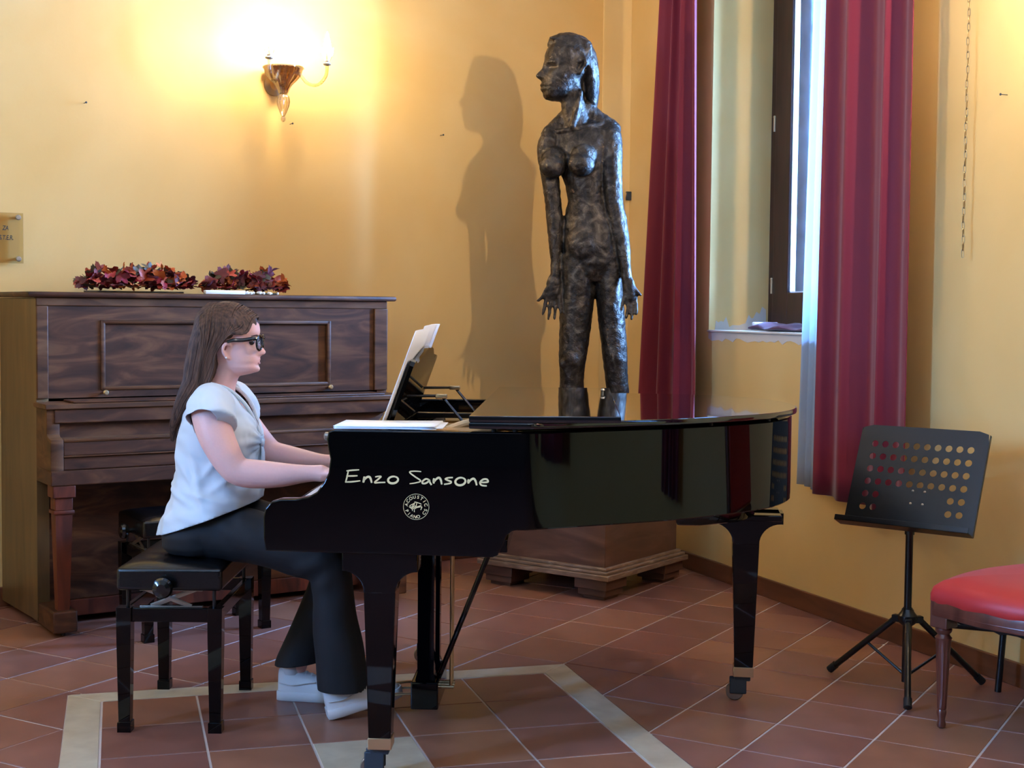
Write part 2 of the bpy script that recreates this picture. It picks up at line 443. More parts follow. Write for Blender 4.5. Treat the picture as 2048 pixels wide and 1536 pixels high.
square = [(-h, -h), (h, -h), (h, h), (-h, h)]
tile_data = [tile_mesh(square) for _ in range(4)]
for me, mt in zip(tile_data, MT['tile']): me.materials.append(mt)
accent = tile_mesh(square); accent.materials.append(MT['stone'])
def room_clip(poly):
    for (p, q) in ((CORNER_L, upw(-3, WALL_B)), (CORNER_R, WALL_M @ Vector((12, 0, 0)))):
        n = (q.y - p.y, p.x - q.x); dd = n[0] * p.x + n[1] * p.y
        s = 1 if n[0] * 0 + n[1] * 0 - dd > 0 else -1
        poly = clip(poly, n, dd, s)
        if len(poly) < 3: return []
    return poly
ga = R(30.26); gu = (math.sin(ga), math.cos(ga)); gv = (math.cos(ga), -math.sin(ga))
GU, GV, GT = 3.085, -1.524, .3215
hg = GT / 2 - GAP / 2
gsq = [(-hg, -hg), (hg, -hg), (hg, hg), (-hg, hg)]
gtile = [tile_mesh(gsq) for _ in range(4)]
for me, mt in zip(gtile, MT['tile']): me.materials.append(mt)
cells = []
for i in range(-14, 22):
    for j in range(-16, 24):
        v, u = GV + (i + .5) * GT, GU + (j + .5) * GT
        c = (v * gv[0] + u * gu[0], v * gv[1] + u * gu[1])
        if c[1] < 3.0 or c[1] > 8.6 or abs(c[0]) > .46 * c[1] + .35: continue
        poly = [(c[0] + a * gv[0] + b * gu[0], c[1] + a * gv[1] + b * gu[1]) for a, b in gsq]
        full = room_clip(poly)
        if parea(full) < .0008: continue
        whole = len(full) == 4 and abs(parea(full) - parea(poly)) < 1e-6
        # outside the border square: up to two convex pieces of one tile
        pieces = []; rest = full
        for n_, d_, k_ in ((bu, U1 + .003, 1), (bv, V0 - .003, -1), (bv, V1 + .003, 1), (bu, U0 - .003, -1)):
            o_ = clip(rest, n_, d_, k_)
            if parea(o_) > .0006: pieces.append(o_)
            rest = clip(rest, n_, d_, -k_)
            if len(rest) < 3: break
        cells.append((c, pieces, whole and len(pieces) == 1 and abs(parea(pieces[0]) - parea(poly)) < 1e-6))
cells = [c for c in cells if c[1]]
cells.sort(key=lambda c: c[0][1])
extra = bmesh.new()
for k, (c, pieces, whole) in enumerate(cells):
    if k >= 262:
        for p in pieces: merge_me = tile_mesh(p); extra.from_mesh(merge_me); bpy.data.meshes.remove(merge_me)
        continue
    mi = rng.randrange(4); dz = rng.uniform(-.0006, .0006)
    if whole:
        obj('floor_tile', gtile[mi], parent=flo, loc=(c[0], c[1], dz), rot=(0, 0, -ga))
    else:
        bm = bmesh.new()
        for p in pieces: t = tile_mesh(p); bm.from_mesh(t); bpy.data.meshes.remove(t)
        obj('floor_tile', mesh_bm('floor_tile', bm, smooth=False), MT['tile'][mi], flo, (0, 0, dz))
if len(extra.verts): obj('floor_tile_rest', mesh_bm('floor_tile_rest', extra, smooth=False), MT['tile'][0], flo, kind='stuff')
for i in range(5):
    for j in range(5):
        v, u = V0 + .1125 + (i + .5) * TILE, U1 - .1125 - (j + .5) * TILE
        p = bpt(v, u)
        if p[1] < 2.9: continue
        obj('floor_tile', accent if (i, j) == (2, 2) else tile_data[rng.randrange(4)], parent=flo, loc=(p[0], p[1], rng.uniform(-.0005, .0005)), rot=(0, 0, -ba))
BW = .108
for k, pl_ in enumerate(([(V0, U1), (V1, U1), (V1 - BW, U1 - BW), (V0 + BW, U1 - BW)], [(V0, U1), (V0 + BW, U1 - BW), (V0 + BW, U0 + BW), (V0, U0)],
                         [(V1, U1), (V1, U0), (V1 - BW, U0 + BW), (V1 - BW, U1 - BW)])):
    obj('border_strip', tile_mesh([bpt(*q) for q in pl_]), MT['stone'], flo)
# --- walls and ceiling
def wall_quad(name, p, q, thick, label, z1=ROOM_H, mt='wall'):
    p, q = Vector(p), Vector(q); d = (q - p); L = d.length; a = math.atan2(d.y, d.x)
    return obj(name, B(0, L, 0, thick, -.02, z1), MT[mt], loc=p, rot=(0, 0, a), kind='structure', label=label)
LEFT_END = upw(-1.75, WALL_B)
wall_quad('wall_back', LEFT_END, CORNER_L, .25, 'yellow plastered back wall behind the upright piano')
wall_quad('wall_corner', CORNER_L, CORNER_R, .25, 'narrow yellow strip of wall in the corner')
bm = bmesh.new(); LXW = LEFT_END.x
for y0, y1, z0, z1 in ((-4, .55, -.02, ROOM_H), (1.85, LEFT_END.y + .1, -.02, ROOM_H), (.55, 1.85, -.02, 1.25), (.55, 1.85, 3.45, ROOM_H)): box(bm, LXW - .25, LXW, y0, y1, z0, z1)
obj('wall_left', mesh_bm('wall_left', bm, smooth=False), MT['wall'], kind='structure', label='yellow left wall with an opening for the added window')
bm = bmesh.new()
for y0, y1, z0, z1 in ((.55, .62, 1.25, 3.45), (1.78, 1.85, 1.25, 3.45), (1.15, 1.25, 1.25, 3.45), (.55, 1.85, 1.25, 1.4), (.55, 1.85, 3.35, 3.45)): box(bm, LXW - .2, LXW - .14, y0, y1, z0, z1, .004)
w4 = obj('window_4', bm, MT['winwood'], kind='structure', label='unseen tall window with dark wooden frame, added in the left wall for side light')  # window put in to bring daylight from the left
obj('glass_pane', B(LXW - .172, LXW - .168, .6, 1.8, 1.38, 3.37), MT['pane'], w4)
wall_quad('wall_behind', (6.0, -4, 0), (LEFT_END.x - .2, -4, 0), .25, 'wall at the far end of the room, coloured dark to dim reflections', mt='darkwall')
obj('ceiling', B(-4.2, 6.2, -4.2, 9, ROOM_H - .02, ROOM_H + .1), MT['ceil'], kind='structure')
WT = .5; S_END = 12.6; SILL = 1.255; HEAD = 3.45
WINS = ((.158, 1.42), (4.6, 5.85), (7.4, 8.65))
bm = bmesh.new(); s = -.85
for a, b in WINS:
    box(bm, s, a, 0, WT, -.02, ROOM_H); box(bm, a, b, 0, WT, -.02, SILL); box(bm, a, b, 0, WT, HEAD, ROOM_H); s = b
box(bm, s, S_END, 0, WT, -.02, ROOM_H)
wr = obj('wall_right', mesh_bm('wall_right', bm, smooth=False), MT['wall'], M=WALL_M, kind='structure', label='yellow plastered wall with the deep curtained window')
# bare plaster where the paint has peeled beside the sill
def patch(pts, M, name='plaster_patch'):
    bm = bmesh.new(); prism(bm, pts, 0, .0012, M=M)
    return obj(name, mesh_bm(name, bm, smooth=False), MT['whitewall'], wr)
rg = random.Random(8)
pts = [(.035, .004), (.34, .004)] + [(x, .03 + .09 * max(0, (x - .2) / .14) ** .7 + (.03 if x < .12 else 0) + rg.uniform(-.016, .02)) for x in (.338, .315, .3, .28, .262, .25, .235, .215, .2, .18, .16, .14, .12, .1, .085, .07, .055, .04)]
patch(pts, Matrix.Translation((.1585, 0, SILL)) @ Matrix(((0, 0, 1, 0), (1, 0, 0, 0), (0, 1, 0, 0), (0, 0, 0, 1))))
pts = [(0, 0), (.85, 0)] + [(.85 - i * .034, -.03 - rg.uniform(0, .022)) for i in range(26)]
patch(pts, Matrix.Translation((.158, -.0005, SILL)) @ Matrix.Rotation(R(90), 4, 'X'))
# skirting boards
def skirting(name, M, x0, x1, y0, y1):
    bm = bmesh.new(); box(bm, x0, x1, y0, y1, 0, .088, .004); 
    return obj(name, mesh_bm(name, bm), MT['base'], M=M, kind='structure', label='brown wooden skirting board')
skirting('baseboard_right', WALL_M, -.7, S_END - .5, -.016, .002)
skirting('baseboard_back', UP_M, -1.7, 3.05, WALL_B - .016, WALL_B + .002)

# --- windows: frame, two casements, pane, sill, stone jamb outside
for k, (a, b) in enumerate(WINS):
    w = obj('window_%d' % (k + 1), None, M=WALL_M @ Matrix.Translation((a, 0, 0)), kind='structure', label=('tall window with dark wooden casements seen between the curtains' if k == 0 else 'tall window with dark wooden casements'))
    W = b - a
    bm = bmesh.new()
    box(bm, 0, .05, .35, .42, SILL, HEAD, .004); box(bm, W - .05, W, .35, .42, SILL, HEAD, .004); box(bm, 0, W, .35, .42, HEAD - .05, HEAD, .004); box(bm, 0, W, .35, .42, SILL, SILL + .03, .004)
    obj('window_frame', bm, MT['winwood'], w)
    mid = W / 2
    for x0, x1 in ((.05, mid), (mid, W - .05)):
        bm = bmesh.new()
        box(bm, x0 + .004, x0 + .145, .338, .388, SILL + .03, HEAD - .05, .006); box(bm, x1 - .145, x1 - .004, .338, .388, SILL + .03, HEAD - .05, .006)
        box(bm, x0 + .1, x1 - .1, .34, .386, SILL + .03, SILL + .2, .004); box(bm, x0 + .1, x1 - .1, .34, .386, HEAD - .15, HEAD - .05, .004)
        cs = obj('casement', bm, MT['winwood'], w)
        obj('glass_pane', B(x0 + .135, x1 - .135, .36, .366, SILL + .19, HEAD - .14), MT['pane'], cs)
        bm = bmesh.new()
        box(bm, x0 + .142, x0 + .150, .352, .38, SILL + .198, HEAD - .15); box(bm, x0 + .142, x1 - .142, .352, .38, SILL + .198, SILL + .206)
        obj('glazing_bead', bm, MT['white'], cs)  # white bead, also standing in for the highlight along the glass edge
    for z in (1.45, 2.28, 3.1):
        bm = bmesh.new(); lathe(bm, [(.006, z), (.006, z + .07)], 8, Matrix.Translation((.052, .336, 0))); ball(bm, (.052, .336, z + .075), .008, 8)
        obj('hinge', bm, MT['brass'], w)
    bm = bmesh.new(); box(bm, 0, W, -.012, .36, SILL - .004, SILL + .006, .003)
    obj('sill', bm, MT['whitewall'], w)
    bm = bmesh.new()
    box(bm, -.4, .16, .47, 1.0, .5, 4.2, .01); box(bm, W - .1, W + .4, .47, 1.0, .5, 4.2, .01)
    obj('stone_jamb', bm, MT['outstone'], w)
    for z in (1.47, 2.03, 2.78):
        bm = bmesh.new(); box(bm, .155, .17, .485, .56, z, z + .04, .003); lathe(bm, [(.02, 0), (.02, .012), (.012, .02)], 12, Matrix.Translation((.168, .505, z + .02)) @ Matrix.Rotation(R(90), 4, 'Y'))
        obj('shutter_hinge', bm, MT['iron'], w)

# ================================================================== CURTAINS (right wall frame)
def fold_sheet(name, top, bot, z0, z1, off, amp, folds, mat, label, cat, seed, flare=1.0, n=160, m=30, group=None, hem=.0, thick=.004):
    """hanging cloth: s from top[0]..top[1] at z1 to bot[0]..bot[1] at z0, pleats deepen downwards"""
    rg = random.Random(seed); ph = [rg.uniform(0, 6.28) for _ in range(6)]
    vs, fs = [], []
    for j in range(m + 1):
        t = j / m; z = z1 + (z0 - z1) * t
        sa = top[0] + (bot[0] - top[0]) * t; sb = top[1] + (bot[1] - top[1]) * t
        for i in range(n + 1):
            q = i / n
            w = q + .018 * math.sin(2 * math.pi * q * 2 + ph[0] + t) + .012 * math.sin(2 * math.pi * q * 5 + ph[1])
            y = amp * (.75 + .25 * t * flare) * (math.sin(2 * math.pi * folds * w + ph[2]) + .12 * math.sin(2 * math.pi * folds * 2.1 * w + ph[3] + .6 * t) + .35 * math.sin(2 * math.pi * folds * .45 * w + ph[4] + .8 * t))
            x = sa + (sb - sa) * q + amp * .35 * math.sin(2 * math.pi * folds * 1.0 * w + ph[5])
            vs.append((x, -off + y, z + (hem * q if j == m else 0)))
    for j in range(m):
        for i in range(n):
            a = j * (n + 1) + i; fs.append((a, a + 1, a + n + 2, a + n + 1))
    me = bpy.data.meshes.new(name); me.from_pydata(vs, [], fs)
    for p in me.polygons: p.use_smooth = True
    o = obj(name, me, mat, M=WALL_M, label=label, cat=cat, group=group)
    if thick:
        s = o.modifiers.new('thickness', 'SOLIDIFY'); s.thickness = thick; s.offset = 0
    return o
ROD_Z = 3.62
fold_sheet('curtain', (-.125, .175), (-.43, .285), .50, ROD_Z, .12, .030, 3.4, MT['curtain'], 'burgundy curtain hanging between the statue and the window', 'curtain', 3)
fold_sheet('curtain', (1.35, 1.915), (1.335, 1.93), .575, ROD_Z, .13, .030, 2.7, MT['curtain'], 'burgundy curtain hanging to the right of the window, behind the music stand', 'curtain', 11, hem=-.03)
fold_sheet('sheer_curtain', (1.165, 1.37), (1.09, 1.37), .585, ROD_Z, .055, .014, 5, MT['sheer'], 'white sheer curtain hanging behind the right burgundy curtain', 'curtain', 5, hem=-.03, thick=.002)
for k, (a, b) in enumerate(WINS[1:]):
    fold_sheet('curtain', (a - .5, a - .02), (a - .55, a - .02), .52, ROD_Z, .12, .034, 4.4, MT['curtain'], ('burgundy curtain at the far edge of the %s window on the right wall' % ('second', 'third')[k]), 'curtain', 21 + k, group='curtains on the near windows')
    fold_sheet('curtain', (b, b + .48), (b, b + .5), .52, ROD_Z, .12, .034, 4.4, MT['curtain'], ('burgundy curtain at the near edge of the %s window on the right wall' % ('second', 'third')[k]), 'curtain', 31 + k, group='curtains on the near windows')
bm = bmesh.new(); tube(bm, [(-.6, -.12, ROD_Z + .02), (2.2, -.12, ROD_Z + .02)], .014, 12)
for s in (-.6, 2.2): ball(bm, (s, -.12, ROD_Z + .02), .03, 12)
for s in (-.55, 2.15): tube(bm, [(s, 0.0, ROD_Z + .02), (s, -.12, ROD_Z + .02)], .008, 8)
obj('curtain_rod', bm, MT['brass'], M=WALL_M, label='curtain rod above the window', cat='curtain rod')
# plum cloth folded on the window sill
bm = bmesh.new()
rings = []
for i in range(15):
    t = i / 14; x = .42 + t * .52; hgt = .013 + .006 * math.sin(t * 16) + .004 * (1 - t)
    ring = []
    for k in range(16):
        a = 2 * math.pi * k / 16
        ring.append((x + .012 * math.sin(a * 3 + t * 6), .17 + .1 * math.cos(a) * (1 - .25 * t) + .01 * math.sin(t * 11), SILL + .007 + hgt + hgt * .95 * math.sin(a) * (1 + .15 * math.sin(a * 4 + t * 5))))
    rings.append(ring)
loft(bm, rings)
cl = obj('folded_cloth', mesh_bm('folded_cloth', bm, angle=60), MT['cloth_purple'], M=WALL_M, label='plum cloth folded up on the window sill', cat='cloth')
bm = bmesh.new(); box(bm, .405, .43, .1, .24, SILL + .03, SILL + .05, .006)
obj('cloth_edge', bm, MT['white'], cl)

# hanging chain on the right wall
ch = obj('hanging_chain', None, M=WALL_M @ Matrix.Translation((2.125, -.05, 0)), label='thin metal chain hanging down the wall right of the curtain', cat='chain')
bm = bmesh.new()
link = []
for i in range(13):
    a = 2 * math.pi * i / 12; link.append((.0048 * math.cos(a), 0, .0105 * math.sin(a) + (.006 if math.sin(a) > 0 else -.006)))
tube(bm, link, .0017, 6)
lm = mesh_bm('chain_link', bm); lm.materials.append(plain('chain_metal', '8a7550', .35, metal=.8))
z, k = 1.585, 0
while z < 2.75:
    obj('chain_link', lm, parent=ch, loc=(.002 * math.sin(k), 0, z), rot=(0, 0, R(25 + 90 * (k % 2)))); z += .0265; k += 1
bm = bmesh.new(); box(bm, -.003, .003, -.003, .003, 2.74, 3.65); obj('chain_hook', bm, MT['iron'], ch)

# ================================================================== THINGS ON THE BACK WALL
WB_M = UP_M @ Matrix.Translation((0, WALL_B, 0))       # x along wall, y into wall
def nail(a, z, label, tilt=0, M=WB_M, L=.035):
    bm = bmesh.new(); lathe(bm, [(.0016, 0), (.0016, L), (.0045, L), (.005, L + .0025), (.002, L + .004)], 8, Matrix.Rotation(R(90 + tilt), 4, 'X'))
    return obj('wall_nail', bm, MT['iron'], M=M @ Matrix.Translation((a, 0.004, z)), label=label, cat='nail')
nail(.355, 2.277, 'bare nail in the wall left of the glass sconce')
nail(2.232, 2.272, 'bare nail in the wall between the sconce and the statue')
nail(1.371, 2.263, 'bare nail in the wall just under the sconce pendant')
nail(2.287, 2.161, 'bare nail in the wall right of the hanging chain', M=WALL_M)
hk = obj('wall_hook', None, M=Matrix.Translation(CORNER_R) @ Matrix.Rotation(WALL_A, 4, 'Z') @ Matrix.Translation((.02, -.01, 1.99)), label='dark wall hook with a loop of wire beside the statue', cat='hook')
bm = bmesh.new(); box(bm, -.008, .008, -.02, .01, -.01, .04, .003); obj('hook_plate', bm, MT['iron'], hk)
bm = bmesh.new(); tube(bm, [(0, -.02, .03), (.02, -.04, -.02), (.04, -.045, -.08), (.02, -.05, -.1), (-.02, -.04, -.09), (-.005, -.045, -.06), (.03, -.04, -.07)], .0032, 6, 6)
obj('wire_loop', bm, MT['brass'], hk)

# acrylic plaque, cut by the picture edge
pq = obj('wall_plaque', None, M=WB_M @ Matrix.Translation((.074, 0, 1.651)), label='clear acrylic plaque with black lettering above the upright piano', cat='plaque')
PR = 0.0
bm = bmesh.new(); box(bm, -.42, PR, -.03, -.024, -.112, .112, .002); obj('plate', bm, MT['acrylic'], pq)
for x in (PR - .022, -.40):
    for z in (-.092, .092):
        bm = bmesh.new(); lathe(bm, [(.006, 0), (.006, .028), (.012, .028), (.012, .033), (.009, .036)], 14, Matrix.Translation((x, 0, z)) @ Matrix.Rotation(R(90), 4, 'X'))
        obj('screw', bm, MT['steel'], pq)
def text_mesh(body, size, shear=0, bold=0):
    cu = bpy.data.curves.new('txt', 'FONT'); cu.body = body; cu.size = size; cu.shear = shear; cu.offset = bold; cu.extrude = .0002
    o = bpy.data.objects.new('txt', cu); col.objects.link(o)
    dg = bpy.context.evaluated_depsgraph_get(); dg.update()
    me = bpy.data.meshes.new_from_object(o.evaluated_get(dg)); bpy.data.objects.remove(o); bpy.data.curves.remove(cu)
    return me
RX = Matrix.Rotation(R(90), 4, 'X')
for body, x, z in (('ZA', PR - .091, .034), ('S.T.E.R.', PR - .105, -.008)):
    me = text_mesh(body, .028, .15, .0006)
    obj('lettering', me, MT['print'], pq, M=Matrix.Translation((x, -.031, z)) @ Matrix.Diagonal((.72, 1, 1, 1)) @ RX)

# ------------------------------------------------------------------ glass wall sconce
def make_sconce(M, label, bulbs=('bulb', 'bulb')):
    """y points into the wall; two candle arms at 37 degrees either side"""
    root = obj('wall_sconce', None, M=M, label=label, cat='wall lamp', group='glass wall sconces')
    bm = bmesh.new(); lathe(bm, [(.055, 0), (.055, .012), (.03, .02)], 20, Matrix.Translation((0, 0, 0)) @ RX); obj('wall_plate', bm, MT['brass'], root)
    C = Matrix.Translation((0, -.11, 0))
    bm = bmesh.new(); tube(bm, [(0, 0, .0), (0, -.11, .0)], .008, 8); obj('bracket', bm, MT['brass'], root)
    bm = bmesh.new()
    prof = [(.024, -.055), (.03, -.035), (.044, -.012), (.072, .014), (.088, .034), (.094, .062), (.098, .066), (.094, .07), (.085, .06), (.06, .02), (.02, -.04)]
    lathe(bm, prof, 64, C, .09, 16, (-.03, .06)); obj('bowl', bm, MT['amber'], root)
    bm = bmesh.new(); lathe(bm, [(.094, .062), (.101, .066), (.098, .073), (.09, .068)], 40, C); obj('bowl_rim', bm, MT['lampglass'], root)
    bm = bmesh.new()
    lathe(bm, [(.008, -.165), (.016, -.15), (.03, -.115), (.034, -.095), (.03, -.072), (.018, -.056)], 48, C, .1, 14); obj('pendant', bm, MT['lampglass'], root)
    bm = bmesh.new(); ball(bm, (0, -.11, -.178), .012, 12, (1, 1, 1.3)); obj('finial', bm, MT['lampglass'], root)
    for s in (-1, 1):
        a = R(-90 + s * 40); d = Vector((math.cos(a), math.sin(a), 0)); o = Vector((0, -.11, 0))
        bm = bmesh.new()
        pts = [o + d * .03 + Vector((0, 0, .055)), o + d * .08 + Vector((0, 0, .04)), o + d * .13 + Vector((0, 0, -.012)), o + d * .185 + Vector((0, 0, -.02)), o + d * .225 + Vector((0, 0, .02)), o + d * .232 + Vector((0, 0, .07))]
        tube(bm, pts, .0085, 10, 5)
        arm = obj('arm', bm, MT['lampglass'], root)
        p = o + d * .232
        T = Matrix.Translation(p)
        bm = bmesh.new(); lathe(bm, [(.006, .068), (.018, .072), (.02, .078), (.01, .084), (.011, .092)], 20, T); obj('drip_pan', bm, MT['steel'], arm)
        bm = bmesh.new(); lathe(bm, [(.012, .09), (.022, .105), (.028, .13), (.031, .155)], 32, T, .2, 8); obj('flower_cup', bm, MT['lampglass'], arm)
        bm = bmesh.new(); lathe(bm, [(.01, .13), (.016, .14), (.018, .16), (.013, .19), (.006, .215), (.001, .23)], 14, T); obj('bulb', bm, MT[bulbs[(s + 1) // 2]], arm)
    return root
make_sconce(WB_M @ Matrix.Translation((1.287, 0, 2.448)), 'lit glass wall sconce on the back wall above the upright piano')
make_sconce(WALL_M @ Matrix.Translation((3.2, 0, 2.53)) , 'glass wall sconce on the right wall between the windows', ('bulb_strong', 'bulb_off'))
make_sconce(Matrix.Translation((LEFT_END.x, 3.3, 2.45)) @ Matrix.Rotation(R(90), 4, 'Z'), 'glass wall sconce on the left wall')
make_sconce(WALL_M @ Matrix.Translation((6.65, 0, 2.5)) , 'glass wall sconce on the right wall near the far window')

def fill_lamp(x, y, label):  # added lamp for general fill, hung out of view
    root = obj('fill_pendant', None, loc=(x, y, 0), label=label, cat='added fill lamp', group='added fill globes out of view')
    bm = bmesh.new(); tube(bm, [(0, 0, 3.2), (0, 0, ROOM_H - .02)], .01, 8); lathe(bm, [(.07, ROOM_H - .06), (.07, ROOM_H - .02)], 20); obj('stem', bm, MT['brass'], root)
    bm = bmesh.new(); ball(bm, (0, 0, 3.05), .17, 24); obj('globe', bm, MT['globe'], root)
fill_lamp(-.9, 1.4, 'added opal fill globe, out of view over the left of the room')
fill_lamp(1.9, .2, 'added opal fill globe, out of view over the right of the room')

# ================================================================== UPRIGHT PIANO (frame: x along, y into wall)
up = obj('upright_piano', None, M=UP_M, label='old dark wooden upright piano standing against the back wall', cat='piano')
UW = 1.64; UF = .22; UBK = .72
def part(name, mat, *boxes, parent=None, bev=.004):
    bm = bmesh.new()
    for b in boxes: box(bm, *b, bev)
    return obj(name, bm, mat, parent or up)
for x0 in (0, UW - .05):
    k = -.028 if x0 == 0 else 0
    bm = bmesh.new(); prism(bm, [(x0, UF), (x0 + .05, UF), (x0 + .05, UBK), (x0 + k, UBK)], .03, 1.385, .003); obj('side_panel', bm, MT['woodside'] if x0 == 0 else MT['wood'], up)
part('back_panel', MT['wood'], (.05, UW - .05, UBK - .03, UBK, .05, 1.37))
part('top_lid', MT['wood'], (-.038, UW + .04, UF - .03, UBK, 1.388, 1.411), bev=.009)
part('frieze', MT['woodlite'], (0, UW, UF - .006, UF + .03, 1.352, 1.388))
for x0, x1 in ((0, .048), (UW - .07, UW)):
    part('corner_post', MT['woodlite'], (x0, x1, UF - .012, UF + .03, .965, 1.352))
PX0, PX1, PZ0, PZ1 = .272, 1.342, 1.0, 1.288
uf = part('upper_panel', MT['wood'], (.048, PX0, UF, UF + .025, .965, 1.352), (PX1, UW - .07, UF, UF + .025, .965, 1.352), (PX0, PX1, UF, UF + .025, PZ1, 1.352), (PX0, PX1, UF, UF + .025, .965, PZ0), (PX0, PX1, UF + .012, UF + .025, PZ0, PZ1), bev=0)
part('panel_moulding', MT['woodlite'], (PX0 - .004, PX0 + .016, UF - .006, UF + .016, PZ0 - .006, PZ1 + .006), (PX1 - .016, PX1 + .004, UF - .006, UF + .016, PZ0 - .006, PZ1 + .006), (PX0, PX1, UF - .006, UF + .016, PZ0 - .006, PZ0 + .01), (PX0, PX1, UF - .006, UF + .016, PZ1 - .01, PZ1 + .006))
for x in (.285, 1.338):
    bm = bmesh.new(); lathe(bm, [(.005, 0), (.005, .012), (.011, .016), (.012, .022), (.007, .028)], 14, Matrix.Translation((x, UF, .985)) @ RX); obj('panel_knob', bm, MT['brass'], up)
part('music_ledge', MT['woodlite'], (-.008, UW + .012, .045, UF + .02, .93, .952))
part('ledge_strip', MT['wood'], (.11, UW - .09, .06, UF, .952, .960))
part('fall_lip', MT['wood'], (.03, UW - .03, .055, .075, .872, .93))
part('fallboard', MT['wood'], (.05, UW - .05, .085, .105, .80, .93))
for x0, x1 in ((.0, .052), (UW - .052, UW)):
    bm = bmesh.new()
    prism(bm, [(.0, .682), (UF + .02, .682), (UF + .02, .93), (.06, .93), (.06, .83), (.05, .82), (.0, .81)], 0, x1 - x0, .003, M=Matrix.Translation((x0, 0, 0)) @ Matrix(((0, 0, 1, 0), (1, 0, 0, 0), (0, 1, 0, 0), (0, 0, 0, 1))))
    ck = obj('key_cheek', bm, MT['woodlite'], up)
part('key_lid', MT['woodlite'], (.052, UW - .052, .0, .09, .798, .812))
part('lid_front', MT['wood'], (.052, UW - .052, .004, .02, .742, .80))
part('lid_bead', MT['woodlite'], (.052, UW - .052, -.002, .02, .737, .743), bev=.0025)
part('key_slip', MT['wood'], (.052, UW - .052, .006, .02, .684, .738))
part('keybed', MT['wood'], (0.0, UW, -.004, UF + .02, .622, .683))
part('lower_panel', MT['wood'], (.05, UW - .05, UF + .03, UF + .05, .10, .622))
part('bottom_board', MT['woodred'], (.05, UW - .05, UF + .02, UF + .06, .03, .10))
for x0 in (.012, UW - .012 - .084):
    bm = bmesh.new()
    box(bm, x0 - .004, x0 + .088, .0, .086, .572, .622, .004); box(bm, x0 + .006, x0 + .078, .008, .08, .52, .572, .003)
    box(bm, x0, x0 + .084, .004, .084, .505, .52, .003)
    rings = []
    for z, hh in ((.505, .034), (.45, .033), (.12, .024), (.105, .024)):
        cx, cy = x0 + .042, .043
        rings.append([(cx - hh, cy - hh, z), (cx + hh, cy - hh, z), (cx + hh, cy + hh, z), (cx - hh, cy + hh, z)])
    loft(bm, rings)
    obj('front_leg', bm, MT['woodred'], up)
    part('toe_block', MT['wood'], (x0 - .008, x0 + .092, -.006, UF + .1, .018, .108), bev=.008)
    for yg in (.03, .2): bm = bmesh.new(); ball(bm, (x0 + .04, yg, .0095), .0095, 10); obj('glide', bm, MT['iron'], up)

# ------------------------------------------------------------------ leaf garlands on its lid
def leaf_mesh(seed):
    rg = random.Random(seed); vs, fs = [(0, 0, 0)], []
    outline = []
    lobes = [(-118, .72), (-60, .92), (0, 1.0), (60, .92), (118, .72)]
    for i, (a, r) in enumerate(lobes):
        for da, rr in ((-20, .70), (-13, .86), (-8, .84), (0, 1), (8, .84), (13, .86), (20, .70)):
            outline.append((a + da, r * rr))
        if i < 4: outline.append((a + 30, .52))
    n = len(outline)
    cx, cy, tw = rg.uniform(-1.6, 1.6), rg.uniform(-1.4, 1.4), rg.uniform(-1, 1)
    for ring, f in ((1, .5), (2, 1.0)):
        for a, r in outline:
            x, y = r * f * math.sin(R(a)) * .9, r * f * math.cos(R(a))
            z = .28 * cx * x * x + .25 * cy * y * y + .3 * tw * x * y + .12 * math.sin(5 * x + seed) * f + .1 * math.cos(6 * y + seed)
            vs.append((x, y, z))
    for i in range(n):
        j = (i + 1) % n if i < n - 1 else 0
        fs.append((0, 1 + i, 1 + j)); fs.append((1 + i, 1 + n + i, 1 + n + j, 1 + j))
    me = bpy.data.meshes.new('leaf'); me.from_pydata(vs, [], fs)
    for p in me.polygons: p.use_smooth = True
    return me
leaf_cols = ('9c3c1c', 'b4521f', '7c1020', '8e1626', '4e1a24', '64242c', '463c2a', 'b04434', 'c0642e', '7a3434')
leaf_mats = [plain('autumn_leaf_%d' % i, c, .6, var=.3, bscale=40) for i, c in enumerate(leaf_cols)]
leaf_mats2 = leaf_mats
rg = random.Random(12)
leaf_meshes = []
for i in range(20):
    me = leaf_mesh(i); me.materials.append(leaf_mats[i % 10]); leaf_meshes.append(me)
LZ = 1.411
def garland(x0, x1, n, label, seed, hmax, warm):
    rg = random.Random(seed)
    root = obj('leaf_garland', None, M=UP_M @ Matrix.Translation(((x0 + x1) / 2, .40, LZ)), label=label, cat='garland', group='autumn leaf garlands on the upright piano')
    bm = bmesh.new(); L = (x1 - x0) / 2
    tube(bm, [(-L * .9, .03, .006), (-L / 3, .05, .006), (L / 3, .02, .006), (L * .9, .03, .006)], .004, 6, 5); obj('stem', bm, MT['woodside'], root)
    for k in range(n):
        t = rg.random(); x = -L + 2 * L * t
        prof = min(1, 5 * t + .25) * min(1, 5 * (1 - t) + .3)
        s = rg.uniform(.036, .058)
        z = .022 + rg.random() ** .8 * hmax * prof
        mi = rg.choice(range(20))
        o = obj('leaf', leaf_meshes[mi], parent=root, loc=(x, rg.uniform(-.07, .07), max(z, s * 1.0)), rot=(rg.uniform(-1.2, 1.2), rg.uniform(-.9, .9), rg.uniform(0, 6.28)))
        o.scale = (s, s, s)
    for k in range(n // 3):
        s = rg.uniform(.034, .05)
        o = obj('leaf', leaf_meshes[rg.randrange(20)], parent=root, loc=(rg.uniform(-L * .97, L * .97), rg.uniform(-.075, .06), .026 + rg.random() * .012), rot=(rg.uniform(-.25, .25), rg.uniform(-.2, .2), rg.uniform(0, 6.28)))
        o.scale = (s, s, s * .6)
    return root
garland(.235, .735, 120, 'left autumn leaf garland of red and orange maple leaves on the upright piano', 2, .085, 1)
garland(.80, 1.19, 95, 'right autumn leaf garland of dark red maple leaves on the upright piano', 5, .075, 0)
